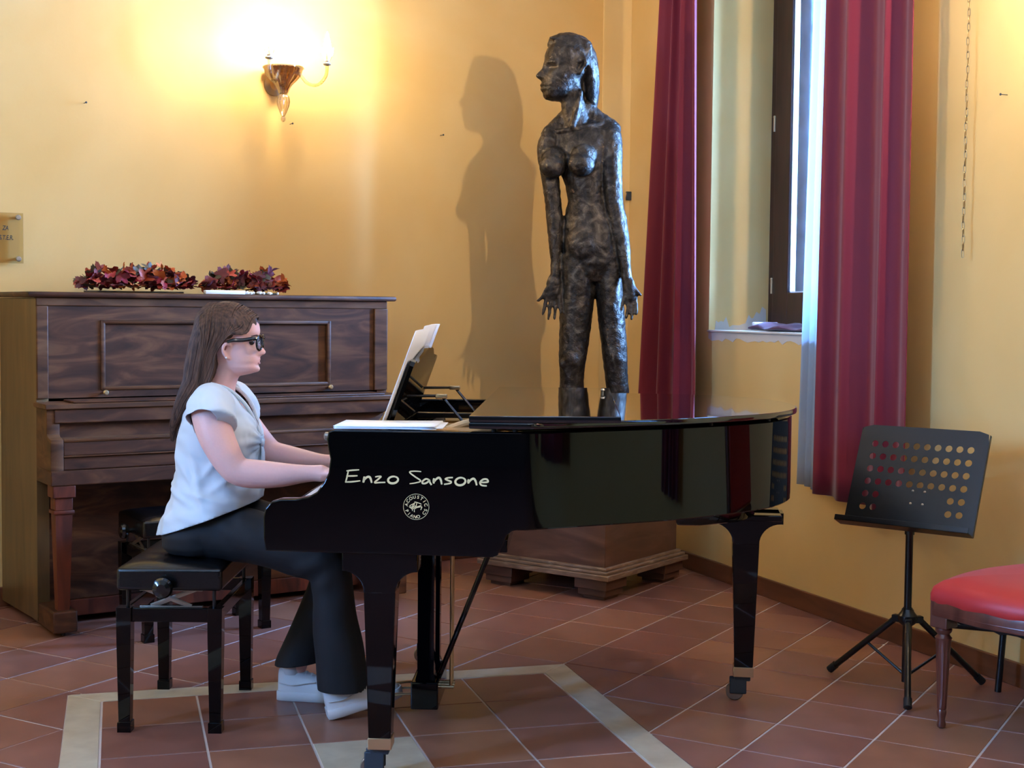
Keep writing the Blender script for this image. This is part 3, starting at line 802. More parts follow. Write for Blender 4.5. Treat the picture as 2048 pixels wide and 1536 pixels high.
bm = bmesh.new(); box(bm, .755, .945, .27, .30, LZ, LZ + .018, .004)
obj('white_box', bm, MT['wax'], M=UP_M, label='small flat white box lying in front of the leaf garlands', cat='box')
bm = bmesh.new()
for i in range(26): ball(bm, (rg.uniform(.96, 1.12), rg.uniform(.29, .315), LZ + .006 + rg.uniform(0, .004)), rg.uniform(.005, .008), 8)
obj('white_beads', bm, MT['wax'], M=UP_M, kind='stuff', label='white fluffy beads lying at the foot of the right garland', cat='beads')

# ================================================================== PEDESTAL AND STATUE
PED_A = R(90 - 36.6 - 90); 
pd_dir = Vector((math.sin(R(36)), math.cos(R(36)), 0)); pd_left = Vector((-pd_dir.y, pd_dir.x, 0))
PF = Vector((.453, 6.395, 0)); PW = .765
ped_M = Matrix.Translation(PF + pd_dir * PW / 2 + pd_left * PW / 2) @ Matrix.Rotation(math.atan2(pd_dir.y, pd_dir.x), 4, 'Z')
ped = obj('pedestal', None, M=ped_M, label='worn dark wooden box pedestal under the bronze statue', cat='pedestal')
hw = PW / 2
bm = bmesh.new(); box(bm, -hw + .045, hw - .045, -hw + .045, hw - .045, .15, .568, .004); obj('chest_body', bm, MT['pedwood'], ped)
bm = bmesh.new()
for g, z0, z1 in ((0, .10, .125), (.012, .125, .14), (.028, .14, .155)): box(bm, -hw + g, hw - g, -hw + g, hw - g, z0, z1, .004)
obj('base_moulding', bm, MT['pedmould'], ped)
bm = bmesh.new(); box(bm, -hw + .03, hw - .03, -hw + .03, hw - .03, .568, .593, .006); obj('top_board', bm, MT['pedmould'], ped)
for sx in (-1, 1):
    for sy in (-1, 1):
        bm = bmesh.new()
        for g, z0, z1 in ((0, .05, .10), (.012, .018, .05), (.03, 0, .018)):
            xa, xb = sorted((sx * (hw - .02 - g), sx * (hw - .20 + g))); ya, yb = sorted((sy * (hw - .02 - g), sy * (hw - .20 + g)))
            box(bm, xa, xb, ya, yb, z0, z1, .003)
        obj('bracket_foot', bm, MT['pedwood'], ped)

# statue: modelled on a 2.49 mm grid, gx to the right, gz up from the soles, gy away from the viewer
G = .00249
STZ = .593
PXC, PZC = 1182, 913                      # sculptor's grid origin
def sg(x, z, y=0):
    dz = (PZC - z); return Vector(((x - PXC) * G - .0128 * dz * G, y * G, dz * G))
def srow(x0, x1, z, d, y=0, rot=0, p=2.0, n=32, tilt=0):
    c = sg((x0 + x1) / 2, z, y); return ell(c, abs(x1 - x0) / 2 * G, d / 2 * G, rot, tilt, n, p)
def head_rings(front, back, halfw, zs, nose, n=48, eye_z=None, eye_y=None, eye_d=0, sock=None, lips=None, brow=None, yc=0):
    """head facing +x: front/back/halfw are functions of z; returns rings"""
    rings = []
    for z in zs:
        f, b, w = front(z), back(z), halfw(z)
        c = (f + b) / 2; ring = []
        for i in range(n):
            a = 2 * math.pi * i / n; ca, sa = math.cos(a), math.sin(a)
            p = 2.25 if ca > 0 else 2.1
            x = math.copysign(abs(ca) ** (2 / p), ca) * (f - b) / 2 + c; y = math.copysign(abs(sa) ** (2 / p), sa) * w
            if ca > 0:
                x += nose(z, y)
            ring.append(Vector((x, y + yc, z)))
        rings.append(ring)
    return rings
def interp(tab):
    tab = sorted(tab)
    def fn(z):
        if z <= tab[0][0]: return tab[0][1]
        for (a, va), (b, vb) in zip(tab, tab[1:]):
            if z <= b:
                t = (z - a) / (b - a); t = t * t * (3 - 2 * t) * .5 + t * .5
                return va + (vb - va) * t
        return tab[-1][1]
    return fn
def gauss(x, c, s): return math.exp(-((x - c) / s) ** 2)

def statue():
    root = obj('statue', None, loc=(.40, 6.95, STZ), label='tall dark bronze statue of a standing nude woman looking left', cat='statue')
    bm = bmesh.new()
    # torso, hips to neck (front turned a little to the left)
    rt = R(-14)
    loft(bm, [srow(*r, rot=rt, n=36) for r in (
        (1140, 1228, 556, 60, 4), (1124, 1243, 520, 92, 6), (1120, 1246, 485, 100, 8), (1122, 1240, 455, 92, 6), (1129, 1226, 425, 80, 4), (1136, 1214, 395, 72, 4),
        (1131, 1213, 365, 76, 4), (1118, 1216, 335, 82, 4), (1106, 1220, 310, 84, 4), (1098, 1226, 285, 80, 6), (1092, 1228, 268, 68, 8), (1104, 1222, 254, 58, 10), (1118, 1206, 243, 50, 11), (1130, 1190, 233, 44, 11), (1136, 1180, 222, 40, 10))])
    # breasts
    for cx, cz, yy in ((1104, 331, -30), (1160, 328, -44)):
        c = sg(cx, cz, yy); ball(bm, c, 23 * G, 20, (1.15, .95, 1.0)); ball(bm, sg(cx + 5, cz - 16, yy + 10), 22 * G, 16, (1.2, .9, 1.1)); ball(bm, sg(cx - 8, cz + 2, yy - 18), 4.5 * G, 10)
    # belly, pubic mound, buttocks
    ball(bm, sg(1172, 482, -13), 37 * G, 20, (1.2, .9, 1.3)); ball(bm, sg(1182, 528, -20), 20 * G, 16, (1, .9, 1.2))
    for cx in (1152, 1212): ball(bm, sg(cx, 520, 36), 36 * G, 18)
    # neck
    tube(bm, [sg(1158, 262, 10), sg(1153, 238, 6), sg(1147, 212, 2), sg(1143, 185, 0), sg(1140, 160, 0)], [32 * G, 28 * G, 24 * G, 24 * G, 27 * G], 20, 3)
    # sternomastoid and collar bones
    tube(bm, [sg(1160, 185, -20), sg(1154, 215, -24), sg(1144, 250, -22)], [6 * G, 6 * G, 6 * G], 8, 3, True)
    tube(bm, [sg(1148, 256, -20), sg(1175, 249, -18), sg(1205, 244, -8)], [4.5 * G] * 3, 8, 3, True)
    tube(bm, [sg(1138, 258, -18), sg(1116, 260, -10), sg(1100, 266, -2)], [4.5 * G] * 3, 8, 3, True)
    # trapezius
    tube(bm, [sg(1170, 215, 14), sg(1190, 232, 12), sg(1222, 252, 8)], [24 * G, 20 * G, 20 * G], 12, 3, True)
    tube(bm, [sg(1138, 225, 14), sg(1120, 245, 12), sg(1100, 264, 8)], [18 * G, 18 * G, 18 * G], 12, 3, True)
    # arms
    LA = [(1100, 277, 2, 22), (1095, 300, 0, 21), (1101, 350, 2, 18), (1107, 405, 2, 16.5), (1109, 430, 0, 17), (1111, 470, -4, 15), (1111, 515, -8, 10.5), (1110, 545, -12, 10)]
    RA = [(1218, 264, -2, 24), (1221, 295, -12, 23), (1222, 345, -18, 20.5), (1227, 405, -20, 18), (1232, 430, -22, 18.5), (1241, 475, -26, 16), (1247, 520, -30, 12), (1250, 548, -32, 11)]
    for A in (LA, RA): tube(bm, [sg(a, b, c) for a, b, c, r in A], [r * G for a, b, c, r in A], 18, 3, True)
    # hands: palm and five fingers each, turned outwards
    tube(bm, [sg(1110, 542, -12), sg(1107, 560, -14), sg(1107, 582, -14)], [10 * G, 15 * G, 15 * G], 14, 3, True, flat=.62, ref=(0, 1, 0))
    for pts in ([(1104, 556), (1092, 572), (1083, 588), (1076, 594)], [(1096, 576), (1091, 596), (1087, 614), (1085, 621)], [(1103, 582), (1100, 604), (1097, 624), (1096, 631)], [(1110, 584), (1110, 606), (1109, 624), (1108, 630)], [(1117, 580), (1119, 598), (1120, 612), (1120, 618)]):
        tube(bm, [sg(a, b, -15 - 1.5 * k) for k, (a, b) in enumerate(pts)], [4.6 * G, 3.9 * G, 3.5 * G, 3.0 * G], 10, 3, True)
    tube(bm, [sg(1250, 545, -32), sg(1254, 562, -35), sg(1256, 584, -37)], [10 * G, 13 * G, 13 * G], 14, 3, True, flat=.62, ref=(.3, 1, 0))
    for pts in ([(1258, 556), (1266, 568), (1272, 577), (1277, 582)], [(1266, 580), (1269, 598), (1269, 612), (1268, 619)], [(1260, 586), (1261, 606), (1260, 622), (1259, 629)], [(1253, 586), (1252, 604), (1250, 619), (1249, 626)], [(1247, 578), (1243, 594), (1240, 606), (1239, 612)]):
        tube(bm, [sg(a, b, -37 - 1.5 * k) for k, (a, b) in enumerate(pts)], [4.3 * G, 3.7 * G, 3.3 * G, 2.9 * G], 10, 3, True)
    # legs
    loft(bm, [srow(*r) for r in ((1119, 1192, 500, 80, 6), (1119, 1192, 540, 86, 8), (1119, 1190, 580, 84, 8), (1119, 1184, 630, 76, 6), (1118, 1177, 680, 66, 2), (1117, 1172, 712, 60, -2), (1119, 1168, 738, 56, 2), (1119, 1168, 765, 60, 8),
        (1121, 1166, 800, 56, 10), (1125, 1160, 840, 44, 8), (1128, 1155, 875, 36, 6), (1126, 1157, 905, 40, 2), (1126, 1157, 911, 44, 0))])
    loft(bm, [srow(*r) for r in ((1188, 1247, 500, 80, 6), (1190, 1246, 540, 86, 8), (1191, 1246, 580, 84, 8), (1196, 1250, 630, 74, 6), (1202, 1254, 680, 64, 2), (1205, 1255, 712, 60, -2), (1209, 1255, 738, 56, 2), (1212, 1258, 765, 60, 8),
        (1216, 1260, 800, 56, 10), (1222, 1259, 840, 44, 8), (1228, 1257, 875, 36, 6), (1226, 1259, 905, 40, 2), (1226, 1259, 911, 44, 0))])
    ball(bm, sg(1143, 708, -18), 17 * G, 14, (1, 1, 1.3)); ball(bm, sg(1229, 708, -18), 16 * G, 14, (1, 1, 1.3)); ball(bm, sg(1125, 720, -18), 9 * G, 10)
    for cx in (1138, 1244):
        tube(bm, [sg(cx + 2, 896, 16), sg(cx, 896, -10), sg(cx - 4, 903, -46), sg(cx - 6, 906, -70)], [15 * G, 17 * G, 12 * G, 8 * G], 14, 3, True)
    # head in profile to the left, facing -x
    H0 = sg(1140, 150, 0)
    def zz(py): return (150 - py) * G
    front = interp([(zz(200), 40 * G), (zz(196), 50 * G), (zz(188), 55 * G), (zz(180), 56 * G), (zz(171), 57.5 * G), (zz(162), 56 * G), (zz(150), 53 * G), (zz(138), 49 * G), (zz(128), 52 * G), (zz(112), 50 * G), (zz(98), 46 * G), (zz(86), 36 * G), (zz(76), 20 * G), (zz(69), 4 * G)])
    back = interp([(zz(200), 18 * G), (zz(190), 2 * G), (zz(175), -12 * G), (zz(160), -24 * G), (zz(145), -38 * G), (zz(125), -46 * G), (zz(105), -48 * G), (zz(88), -40 * G), (zz(76), -26 * G), (zz(69), -10 * G)])
    half = interp([(zz(200), 10 * G), (zz(192), 22 * G), (zz(180), 31 * G), (zz(165), 36 * G), (zz(145), 41 * G), (zz(120), 43 * G), (zz(100), 41 * G), (zz(86), 33 * G), (zz(76), 22 * G), (zz(69), 8 * G)])
    nz = interp([(zz(165), 0), (zz(159), 3 * G), (zz(155), 10 * G), (zz(151), 12 * G), (zz(146), 10 * G), (zz(136), 5 * G), (zz(128), 1 * G), (zz(122), 0)])
    def nose(z, y):
        v = nz(z) * 1.5 * gauss(y, 0, 9.5 * G)
        v -= 12 * G * gauss(z, zz(137), 6 * G) * (gauss(y, 18 * G, 9 * G) + gauss(y, -18 * G, 9 * G))
        v += 3.5 * G * gauss(z, zz(128), 4 * G) * (gauss(y, 18 * G, 13 * G) + gauss(y, -18 * G, 13 * G))
        v += 5 * G * gauss(z, zz(137), 3.2 * G) * (gauss(y, 17 * G, 6 * G) + gauss(y, -17 * G, 6 * G))
        v += 5 * G * (gauss(z, zz(170), 2.8 * G) + gauss(z, zz(178), 2.6 * G)) * gauss(y, 0, 14 * G) - 5.5 * G * gauss(z, zz(174), 2.2 * G) * gauss(y, 0, 16 * G)
        v += 3 * G * gauss(z, zz(152), 8 * G) * (gauss(y, 28 * G, 8 * G) + gauss(y, -28 * G, 8 * G))
        v -= 3 * G * gauss(z, zz(184), 3 * G) * gauss(y, 0, 15 * G)
        return v
    zs = [zz(200 - i * 131 / 74) for i in range(75)]
    HM = Matrix.Translation(H0) @ Matrix.Rotation(R(180 + 14), 4, 'Z')
    loft(bm, [[HM @ p for p in r] for r in head_rings(front, back, half, zs, nose, 140)])
    # ear
    for sy in (1,):
        e = HM @ Vector((-12 * G, 40 * G, 6 * G))
        tube(bm, [HM @ Vector((-8 * G, 41 * G, zz(150))), HM @ Vector((-14 * G, 44 * G, zz(140))), HM @ Vector((-19 * G, 46 * G, zz(130))), HM @ Vector((-14 * G, 45 * G, zz(122))), HM @ Vector((-7 * G, 43 * G, zz(126)))], 4 * G, 8, 4, True)
    # hair: fringe swept back, long fall behind the neck
    rgs = random.Random(3)
    loft(bm, [srow(*r) for r in ((1118, 1150, 66, 30, 2), (1100, 1172, 74, 62, 2), (1094, 1184, 88, 82, 3), (1104, 1192, 104, 90, 4), (1136, 1196, 122, 90, 6), (1160, 1198, 140, 84, 10), (1166, 1199, 160, 74, 14), (1166, 1199, 180, 66, 18), (1170, 1197, 200, 54, 20), (1178, 1193, 214, 30, 20))])
    for k in range(46):
        a = rgs.uniform(-.9, .9); y0 = 44 * math.sin(a) - 2
        x0 = 1100 + rgs.uniform(0, 50); sh = rgs.uniform(-3, 3)
        P = [(x0, 92 - 16 * math.cos(a) + rgs.uniform(-4, 6), y0 * .6 - 6), (x0 + 30 + sh, 78 + 16 * abs(math.sin(a)), y0 * .85), (1176 + sh, 102 + 18 * abs(math.sin(a)), y0 * .9 + 2), (1189 + sh, 140, y0 * .75 + 8), (1190 + sh, 180, y0 * .6 + 16), (1184 + sh, 205 + rgs.uniform(-5, 8), y0 * .45 + 18)]
        tube(bm, [sg(*p) for p in P], [3 * G, 4.5 * G, 5 * G, 5 * G, 4.5 * G, 3 * G], 8, 4, True)
    me = remesh(bm, .0055, 3, .5)
    def rough(p, n):
        q = p * 34
        return .0020 * noise.noise(q) + .0016 * noise.noise(p * 75) + .0014 * noise.noise(Vector((p.x * 60, p.y * 60, p.z * 22)))
    displace(me, rough)
    obj('figure', me, MT['bronze'], root, loc=(0, 0, .014))
    bm = bmesh.new(); prism(bm, [(-.21, -.24), (.24, -.24), (.24, .12), (-.21, .12)], 0, .012, .004)
    obj('plinth', bm, MT['bronze'], root, loc=(0, 0, 0))
    return root
statue()

# ================================================================== GRAND PIANO (frame: x = length from keys to tail, y = treble to bass, z up)
GP_M = Matrix.Translation((-.71, 3.94, 0)) @ Matrix.Rotation(R(-2.7), 4, 'Z')
gp = obj('grand_piano', None, M=GP_M, label='black lacquered baby grand piano with gold lettering on its side', cat='piano')
GW = 1.44
ZT, ZB = 1.012, .735                       # rim top and bottom
ctrl = [(.70, 0), (.735, .0), (.77, .008), (.85, .05), (.95, .105), (1.06, .165), (1.18, .235), (1.30, .325), (1.42, .43), (1.52, .55), (1.59, .70), (1.62, .86), (1.615, 1.02), (1.58, 1.17), (1.50, 1.30), (1.38, 1.385), (1.24, 1.43), (1.10, GW), (.95, GW), (.70, GW)]
curve = spline(ctrl, 6)
def offset(pts, d):
    out = []
    for i in range(len(pts)):
        a, b = pts[max(i - 1, 0)], pts[min(i + 1, len(pts) - 1)]
        t = Vector((b[0] - a[0], b[1] - a[1])); t.normalize()
        out.append((pts[i][0] - t.y * d, pts[i][1] + t.x * d))
    return out
inner = offset(curve, .045)
bm = bmesh.new()                            # the bent rim: outer skin, inner skin, rounded top edge
rings = []
for (po, pi) in zip(curve, inner):
    o_, i_ = Vector((po[0], po[1], 0)), Vector((pi[0], pi[1], 0)); d = (i_ - o_).normalized()
    sec = [(o_, ZB + .004), (o_, ZT - .004), (o_ + d * .004, ZT), (i_ - d * .003, ZT), (i_, ZT - .003), (i_, ZB + .02), (i_, ZB), (o_ + d * .004, ZB)]
    rings.append([(p.x, p.y, z) for p, z in sec])
loft(bm, rings)
obj('rim', mesh_bm('rim', bm, angle=40), MT['black'], gp)
# lower belly block behind the rim (seen under the tail)
bm = bmesh.new(); prism(bm, [(1.30, .62), (1.44, .72), (1.50, .84), (1.51, 1.0), (1.46, 1.13), (1.36, 1.2), (1.22, 1.2), (1.22, .62)], .66, ZB + .01, .012)
obj('tail_block', bm, MT['black'], gp)
# soundboard, iron plate and a few struts
bm = bmesh.new(); ins = offset(curve, .05); prism(bm, [(.30, GW - .05)] + [(.30, .05)] + ins, .90, .915)
obj('soundboard', mesh_bm('soundboard', bm, smooth=False), MT['spruce'], gp)
bm = bmesh.new(); ins = offset(curve, .09); prism(bm, [(.36, GW - .09)] + [(.36, .09)] + ins, .915, .935); obj('iron_plate', mesh_bm('iron_plate', bm, smooth=False), MT['plate'], gp)
bm = bmesh.new()
for y0, y1 in ((.22, .45), (.5, .7), (.8, .95), (1.1, 1.15)): tube(bm, [(.42, y0, .955), (1.25, y1 if y1 < 1.2 else 1.2, .955)], .014, 8)
obj('plate_strut', bm, MT['plate'], gp)
bm = bmesh.new()
for r in range(3):
    for k in range(40): lathe(bm, [(.0035, .935), (.0035, .972)], 6, Matrix.Translation((.37 + .014 * r, .16 + k * .028 + .006 * r, 0)))
obj('tuning_pins', bm, MT['steel'], gp, kind='stuff')
bm = bmesh.new(); box(bm, .535, .575, .056, .11, .94, 1.006, .006); obj('action_block', bm, MT['spruce'], gp)
bm = bmesh.new(); box(bm, .47, .66, .115, .34, .96, .998, .004); obj('action_cover', bm, MT['spruce'], gp)
bm = bmesh.new(); tube(bm, [(.50, .30, .99), (.57, .33, 1.012), (.66, .36, 1.016)], .012, 10, 4); obj('action_rail', bm, MT['spruce'], gp)
# side arms (cheeks) with their scroll profile
prof = [(.015, .664), (.66, .657), (.675, .663), (.69, .695), (.70, .72), (.715, .732), (.74, .738), (.74, ZT), (.205, ZT), (.192, ZT - .006), (.188, .985), (.192, .955), (.198, .93), (.193, .89), (.18, .862), (.16, .835), (.135, .82), (.10, .813), (.055, .812), (.03, .805), (.012, .785), (.007, .76), (.008, .70), (.012, .668)]
for y0, y1 in ((0, .052), (GW - .052, GW)):
    bm = bmesh.new()
    prism(bm, [(p[0], p[1]) for p in prof], 0, y1 - y0, .004, 3, M=Matrix.Translation((0, y1, 0)) @ RX)
    obj('arm', mesh_bm('arm', bm, angle=30), MT['black'], gp)
# keybed, key slip, keys, fallboard
bm = bmesh.new(); box(bm, .03, .70, .05, GW - .05, .662, .70, .003); obj('keybed', bm, MT['black'], gp)
bm = bmesh.new(); box(bm, .05, .075, .052, GW - .052, .70, .778, .006); obj('key_slip', bm, MT['black'], gp)
for y0, y1 in ((.052, .105), (GW - .105, GW - .052)):
    bm = bmesh.new(); box(bm, .075, .25, y0, y1, .70, .80, .008); obj('key_block', bm, MT['black'], gp)
KY0, KY1 = .107, GW - .107; kw = (KY1 - KY0) / 52
bm = bmesh.new(); box(bm, .088, .262, -kw / 2 + .0005, kw / 2 - .0005, .775, .797, .0012, 1)
wk = mesh_bm('white_key', bm); wk.materials.append(MT['ivory'])
bm = bmesh.new(); box(bm, .140, .262, -.0055, .0055, .795, .809, .002, 1)
bk = mesh_bm('black_key', bm); bk.materials.append(MT['blacksat'])
for k in range(52):
    obj('white_key', wk, parent=gp, loc=(0, KY1 - (k + .5) * kw, 0))
    if k < 51 and (k % 7) in (0, 2, 3, 5, 6): obj('black_key', bk, parent=gp, loc=(0, KY1 - (k + 1) * kw, 0))
bm = bmesh.new(); prism(bm, [(.255, .79), (.275, .79), (.30, .96), (.30, .985), (.215, .992), (.21, .975), (.278, .965)], 0, GW - .104, .003, M=Matrix.Translation((0, GW - .052, 0)) @ RX)
obj('fallboard', bm, MT['black'], gp)
bm = bmesh.new()
for y in (.09,): lathe(bm, [(.008, 0), (.008, .02), (.012, .024), (.012, .034), (.006, .038)], 14, Matrix.Translation((.20, .10, .985)) @ Matrix.Rotation(R(-90), 4, 'Y'))
obj('fall_knob', bm, MT['steel'], gp)
bm = bmesh.new(); box(bm, .22, .40, .052, GW - .052, .955, .972, .003); obj('pin_block_shelf', bm, MT['black'], gp)
# lid: main leaf and the front leaf folded back on top of it
lidc = offset(curve, -.016)
LX0 = .592
main = [(LX0, GW + .016)] + [(LX0, -.016)] + [p for p in lidc if p[0] > .70 or False]
bm = bmesh.new(); prism(bm, main, ZT + .010, ZT + .028, .004, 2); obj('main_lid', mesh_bm('main_lid', bm, angle=40), MT['blacklid'], gp)
FX1 = 1.018
near = [p for p in lidc if .7 < p[0] < FX1 and p[1] < .4]
bm = bmesh.new(); prism(bm, [(LX0, GW + .014)] + [(LX0, -.016), (.74, -.016)] + [(.84, .0), (FX1, .02), (FX1, GW + .014)], ZT + .0285, ZT + .047, .003, 2)
obj('front_lid', bm, MT['blacklid'], gp)
for x, y in ((.66, .022), (.72, .022), (1.3, .34), (1.5, .54)):
    bm = bmesh.new(); lathe(bm, [(.007, ZT), (.007, ZT + .011)], 10, Matrix.Translation((x, y, 0))); obj('lid_buffer', bm, MT['rubber'], gp)
bm = bmesh.new(); lathe(bm, [(.004, 0), (.004, .008), (.009, .012), (.006, .018)], 12, Matrix.Translation((.985, 1.1, ZT + .047))); obj('lid_catch', bm, MT['steel'], gp)
# legs with brass ferrule and caster
def leg(x, y, ang, tail):
    T = Matrix.Translation((x, y, 0)) @ Matrix.Rotation(R(ang), 4, 'Z')
    zc = .555 if tail else .545
    bm = bmesh.new(); rings = []
    for z, h in ((.118, .032), (zc, .0455), (zc + .01, .0455)):
        rings.append([T @ Vector((sx * h, sy * h, z)) for sx, sy in ((-1, -1), (1, -1), (1, 1), (-1, 1))])
    loft(bm, rings); bmesh.ops.bevel(bm, geom=[e for e in bm.edges if abs(e.verts[0].co.z - e.verts[1].co.z) > .02], offset=.003, segments=2, affect='EDGES')
    lg = obj('leg', bm, MT['black'], gp)
    bm = bmesh.new(); rr = .072 if tail else .063
    cove = [(.045 + rr * (1 - math.cos(R(a))), zc + rr * math.sin(R(a))) for a in range(0, 91, 10)]
    cove += [(.126, zc + rr), (.126, .666)] if tail else [(.045 + rr, .664)]
    pts = cove + [(-p[0], p[1]) for p in reversed(cove)]
    prism(bm, pts, -.048, .048, .003, M=T @ RX)
    if tail: box(bm, -.118, .118, -.105, .105, .645, .666, .004, M=T)
    obj('bracket', bm, MT['black'], lg)
    bm = bmesh.new(); box(bm, -.0345, .0345, -.0345, .0345, .088, .122, .002, M=T); obj('ferrule', bm, MT['brass'], lg)
    bm = bmesh.new()
    W = T @ Matrix.Translation((-.028, 0, .031)) @ Matrix.Rotation(R(90), 4, 'X')
    lathe(bm, [(.008, -.013), (.028, -.013), (.031, -.010), (.031, .010), (.028, .013), (.008, .013)], 24, W)
    cs = obj('caster_wheel', bm, MT['steel'], lg)
    bm = bmesh.new(); box(bm, -.046, .012, -.021, -.015, .025, .078, .004, M=T); box(bm, -.046, .012, .015, .021, .025, .078, .004, M=T); box(bm, -.03, .025, -.021, .021, .07, .09, .004, M=T)
    obj('caster_fork', bm, MT['iron'], lg)
leg(.338, .062, 0, False)
leg(.338, GW - .062, 0, False)
leg(1.485, .955, -4, True)
# pedal lyre
LXp = .410; LY = .70
bm = bmesh.new(); box(bm, LXp - .045, LXp + .045, LY - .15, LY + .15, .055, .145, .005)
ly = obj('pedal_lyre', bm, MT['black'], gp)
for y in (LY - .095, LY + .095):
    bm = bmesh.new(); rings = [[(LXp + sx * a, y + sy * b, z) for sx, sy in ((-1, -1), (1, -1), (1, 1), (-1, 1))] for z, a, b in ((.14, .034, .03), (.17, .027, .022), (.62, .027, .024), (.664, .04, .034))]
    loft(bm, rings); obj('lyre_post', bm, MT['black'], ly)
for k in range(3):
    y = LY + (k - 1) * .075
    bm = bmesh.new(); tube(bm, [(LXp - .03, y, .088), (LXp - .09, y, .085), (LXp - .15, y, .074), (LXp - .185, y, .068)], [.011, .011, .014, .013], 12, 3, True, flat=.4)
    obj('pedal', bm, MT['brass'], ly)
    bm = bmesh.new(); tube(bm, [(LXp + .075, LY + (k - 1) * .03, .10), (LXp + .075, LY + (k - 1) * .03, .66)], .0045, 8); tube(bm, [(LXp + .04, LY + (k - 1) * .03, .10), (LXp + .085, LY + (k - 1) * .03, .10)], .006, 8); obj('pedal_rod', bm, MT['brass'], ly)
for y in (LY - .08, LY + .08):
    bm = bmesh.new(); tube(bm, [(LXp + .03, y, .12), (LXp + .245, y, .668)], .0085, 10); obj('lyre_brace', bm, MT['black'], ly)
# music desk, leaning back over its sliding tray
DY0, DY1 = .33, 1.02
D0, D1 = Vector((.305, 0, .985)), Vector((.395, 0, 1.235))
dn = (D1 - D0); dl = dn.length; dn.normalize()
def dk(t, y, off=0): p = D0 + dn * dl * t; return Vector((p.x + dn.z * off, y, p.z - dn.x * off))
out = [(DY0, 0), (DY0, .80), (DY0 + .01, .85), (DY0 + .05, .865), (DY0 + .07, .84), (DY0 + .10, .835), (DY0 + .16, .89), (DY0 + .24, .97), (DY0 + .3, 1.0)]
cyd = (DY0 + DY1) / 2; out = out + [(2 * cyd - y, t) for y, t in reversed(out)]
bm = bmesh.new()
fr = [bm.verts.new(dk(t, y, 0)) for y, t in out]; bk_ = [bm.verts.new(dk(t, y, .018)) for y, t in out]
bm.faces.new(fr); bm.faces.new(bk_[::-1])
for i in range(len(out)): j = (i + 1) % len(out); bm.faces.new((fr[i], fr[j], bk_[j], bk_[i]))
md = obj('music_desk', mesh_bm('music_desk', bm, angle=30), MT['black'], gp)
bm = bmesh.new(); tb = [dk(0, DY0, -.045), dk(0, DY0, 0)]
box(bm, .255, .33, DY0, DY1, .972, .986, .004); obj('desk_ledge', bm, MT['black'], md)
for ys in (DY0 + .02, DY1 - .06): bm = bmesh.new(); box(bm, .33, .57, ys, ys + .04, .974, .992, .003); obj('desk_slide', bm, MT['blacksat'], md)
for y in (DY0 + .10, DY1 - .12):
    bm = bmesh.new(); a = dk(.42, y, .02); b = Vector((.47, y + .01, 1.085)); c = Vector((.55, y, .992))
    tube(bm, [a, b], .009, 8, flat=.5); tube(bm, [b, c], .009, 8, flat=.5); obj('desk_prop', bm, MT['blacksat'], md)
    bm = bmesh.new(); box(bm, b.x - .018, b.x + .018, y - .006, y + .016, b.z - .008, b.z + .006, .003); obj('prop_hinge', bm, MT['brass'], md)
# gold lettering on the treble side
LU = .000234
def lpt(zx, zy): return (.240 + (zx - 163) * LU, .882 - (zy - 330) * LU)
def ribbon(bm, pts, w0, w1, m=7, off=-.0006):
    P = spline([lpt(*p) for p in pts], m) if len(pts) > 2 else [lpt(*p) for p in pts]
    n = len(P); L, Rr = [], []
    for i in range(n):
        a, b = P[max(i - 1, 0)], P[min(i + 1, n - 1)]
        t = Vector((b[0] - a[0], b[1] - a[1])); t = t.normalized() if t.length > 1e-9 else Vector((1, 0))
        w = (w0 + (w1 - w0) * math.sin(math.pi * i / max(1, n - 1))) * LU / 2
        L.append(bm.verts.new((P[i][0] - t.y * w, off, P[i][1] + t.x * w))); Rr.append(bm.verts.new((P[i][0] + t.y * w, off, P[i][1] - t.x * w)))
    for i in range(n - 1): bm.faces.new((L[i], L[i + 1], Rr[i + 1], Rr[i]))
def oval(cx, cy, rx, ry, sl=0): return [(cx + rx * math.cos(a) + sl * math.sin(a), cy - ry * math.sin(a)) for a in [2 * math.pi * i / 14 + 1.2 for i in range(15)]]
script = [
    ('E', [[(182, 268), (240, 260), (338, 252)], [(206, 266), (190, 340), (174, 402)], [(180, 330), (250, 328), (318, 324)], [(166, 403), (250, 398), (352, 385)]], 13, 19),
    ('n', [[(402, 332), (396, 370), (388, 406)], [(390, 385), (425, 345), (458, 335), (478, 360), (490, 408)]], 20, 28),
    ('z', [[(532, 336), (570, 328), (602, 330), (570, 362), (526, 404), (590, 402), (656, 399)]], 15, 20),
    ('o', [oval(750, 368, 60, 42, 8)], 20, 27),
    ('S', [[(1090, 262), (1020, 258), (958, 264), (960, 284), (1020, 328), (1078, 366), (1072, 386), (1010, 402), (950, 411)]], 12, 18),
    ('a', [[(1188, 362), (1150, 350), (1110, 376), (1106, 402), (1140, 404), (1176, 382), (1188, 362), (1196, 390), (1216, 422)]], 20, 22),
    ('n', [[(1246, 340), (1242, 370), (1244, 404)], [(1244, 385), (1275, 348), (1308, 333), (1328, 360), (1340, 414)]], 20, 27),
    ('s', [[(1474, 328), (1420, 332), (1384, 346), (1410, 362), (1452, 378), (1440, 398), (1368, 412)]], 17, 21),
    ('o', [oval(1565, 374, 60, 46, 8)], 20, 27),
    ('n', [[(1664, 346), (1660, 372), (1664, 398)], [(1664, 386), (1692, 352), (1725, 338), (1748, 366), (1762, 418)]], 20, 27),
    ('e', [[(1806, 382), (1860, 380), (1898, 372), (1884, 344), (1838, 346), (1802, 384), (1822, 416), (1884, 422)]], 18, 23)]
for ch_, strokes, w0, w1 in script:
    bm = bmesh.new()
    for s in strokes: ribbon(bm, s, w0, w1)
    obj('lettering', mesh_bm('lettering', bm, smooth=False), MT['gold'], gp)
